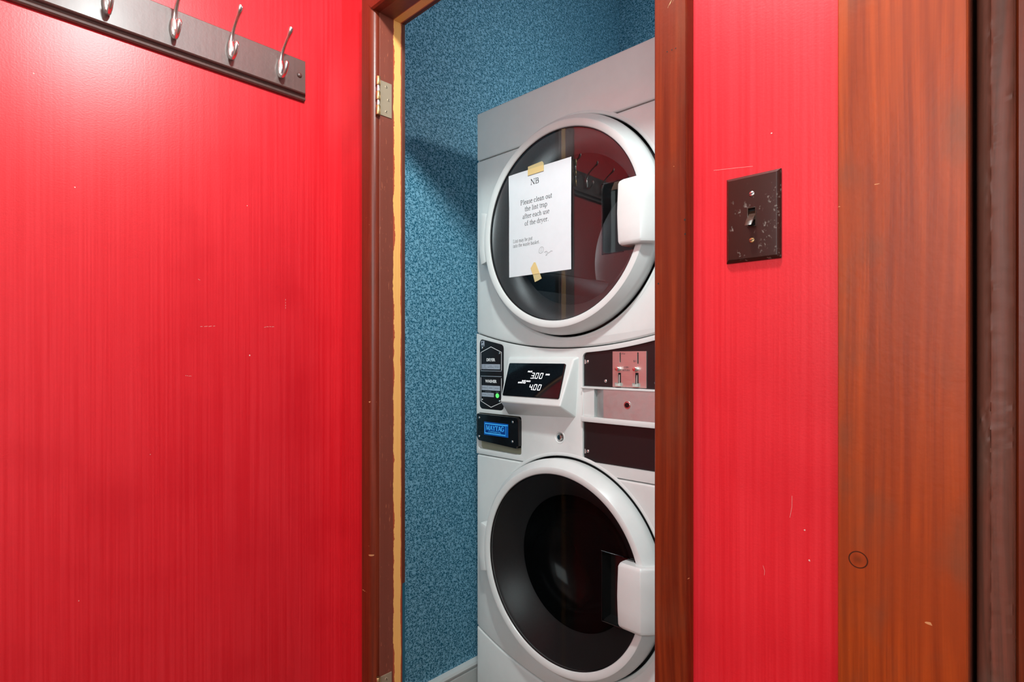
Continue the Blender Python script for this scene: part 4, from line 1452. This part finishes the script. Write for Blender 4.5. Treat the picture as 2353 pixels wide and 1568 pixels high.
# ------------------------------------------------------------------ light switch
sw = thing('light_switch', (1.0478, 0.0, 1.2548), 'dark brown toggle light switch with scuffed cover plate on the red wall', 'light switch')
SX0, SX1, SZ0, SZ1 = 1.0130, 1.0828, 1.2548, 1.3680
bm = bmesh.new()
e, T = 0.0050, 0.0062
lay = [(0.0, -0.0003), (0.0, -0.0016), (0.0010, -0.0030), (e - 0.001, -T + 0.0002), (e, -T)]
rings = [[(SX0 + k, y, SZ0 + k), (SX1 - k, y, SZ0 + k), (SX1 - k, y, SZ1 - k), (SX0 + k, y, SZ1 - k)] for k, y in lay]
cx, cz = (SX0 + SX1) / 2, (SZ0 + SZ1) / 2
vs = [[bm.verts.new(p) for p in r] for r in rings]
for a, b in zip(vs[:-1], vs[1:]):
    for i in range(4):
        j = (i + 1) % 4
        bm.faces.new((a[i], a[j], b[j], b[i]))
inn = [bm.verts.new((cx + a, -T, cz + b)) for a, b in ((-0.0055, -0.0125), (0.0055, -0.0125), (0.0055, 0.0125), (-0.0055, 0.0125))]
for i in range(4):
    j = (i + 1) % 4
    bm.faces.new((vs[-1][i], vs[-1][j], inn[j], inn[i]))
pitv = [bm.verts.new((v.co.x, -0.001, v.co.z)) for v in inn]
for i in range(4):
    j = (i + 1) % 4
    bm.faces.new((inn[i], inn[j], pitv[j], pitv[i]))
cover = finish('cover_plate', bm, M['switch'], sw, angle=12)
# collar and toggle, lever pointing down
bm = bmesh.new()
for a in ((-0.0055, -0.0046, -0.0125, 0.0125), (0.0046, 0.0055, -0.0125, 0.0125), (-0.0055, 0.0055, 0.0116, 0.0125), (-0.0055, 0.0055, -0.0125, -0.0116)):
    bx(bm, cx + a[0], cx + a[1], -T - 0.0012, -0.001, cz + a[2], cz + a[3])
finish('collar', bm, M['switch_plain'], sw, 0.0002, 1)
box('switch_well', M['hole'], sw, cx - 0.0046, cx + 0.0046, -0.0016, -0.0011, cz - 0.0116, cz + 0.0116)
sec = lambda w, pts: [(cx + s * w, y, cz + z) for s, (y, z) in pts]
rr = []
for w, y, z, hh in ((0.0045, -0.002, 0.0035, 0.0072), (0.0045, -0.0065, 0.0010, 0.0064), (0.0044, -0.0115, -0.0040, 0.0054), (0.0044, -0.0165, -0.0085, 0.0048), (0.0037, -0.0176, -0.0095, 0.0038)):
    nrm = Vector((0, 0.55, 0.83)) if y < -0.004 else Vector((0, 0.2, 0.98))
    c0 = Vector((cx, y, cz + z))
    rr.append([c0 + Vector((-w, 0, 0)) - nrm * hh, c0 + Vector((w, 0, 0)) - nrm * hh, c0 + Vector((w, 0, 0)) + nrm * hh, c0 + Vector((-w, 0, 0)) + nrm * hh])
loft('toggle', M['switch_plain'], sw, rr, angle=35)
for z, mt in ((cz + 0.0302, 'nickel'), (cz - 0.0302, 'brass')):
    m = FRONT(cx, -T, z)
    s = screw('screw', sw, m, 0.0036, 0.0012, M[mt])
    slot_bar(s, m, 0.0036, 0.0012, 0.25)
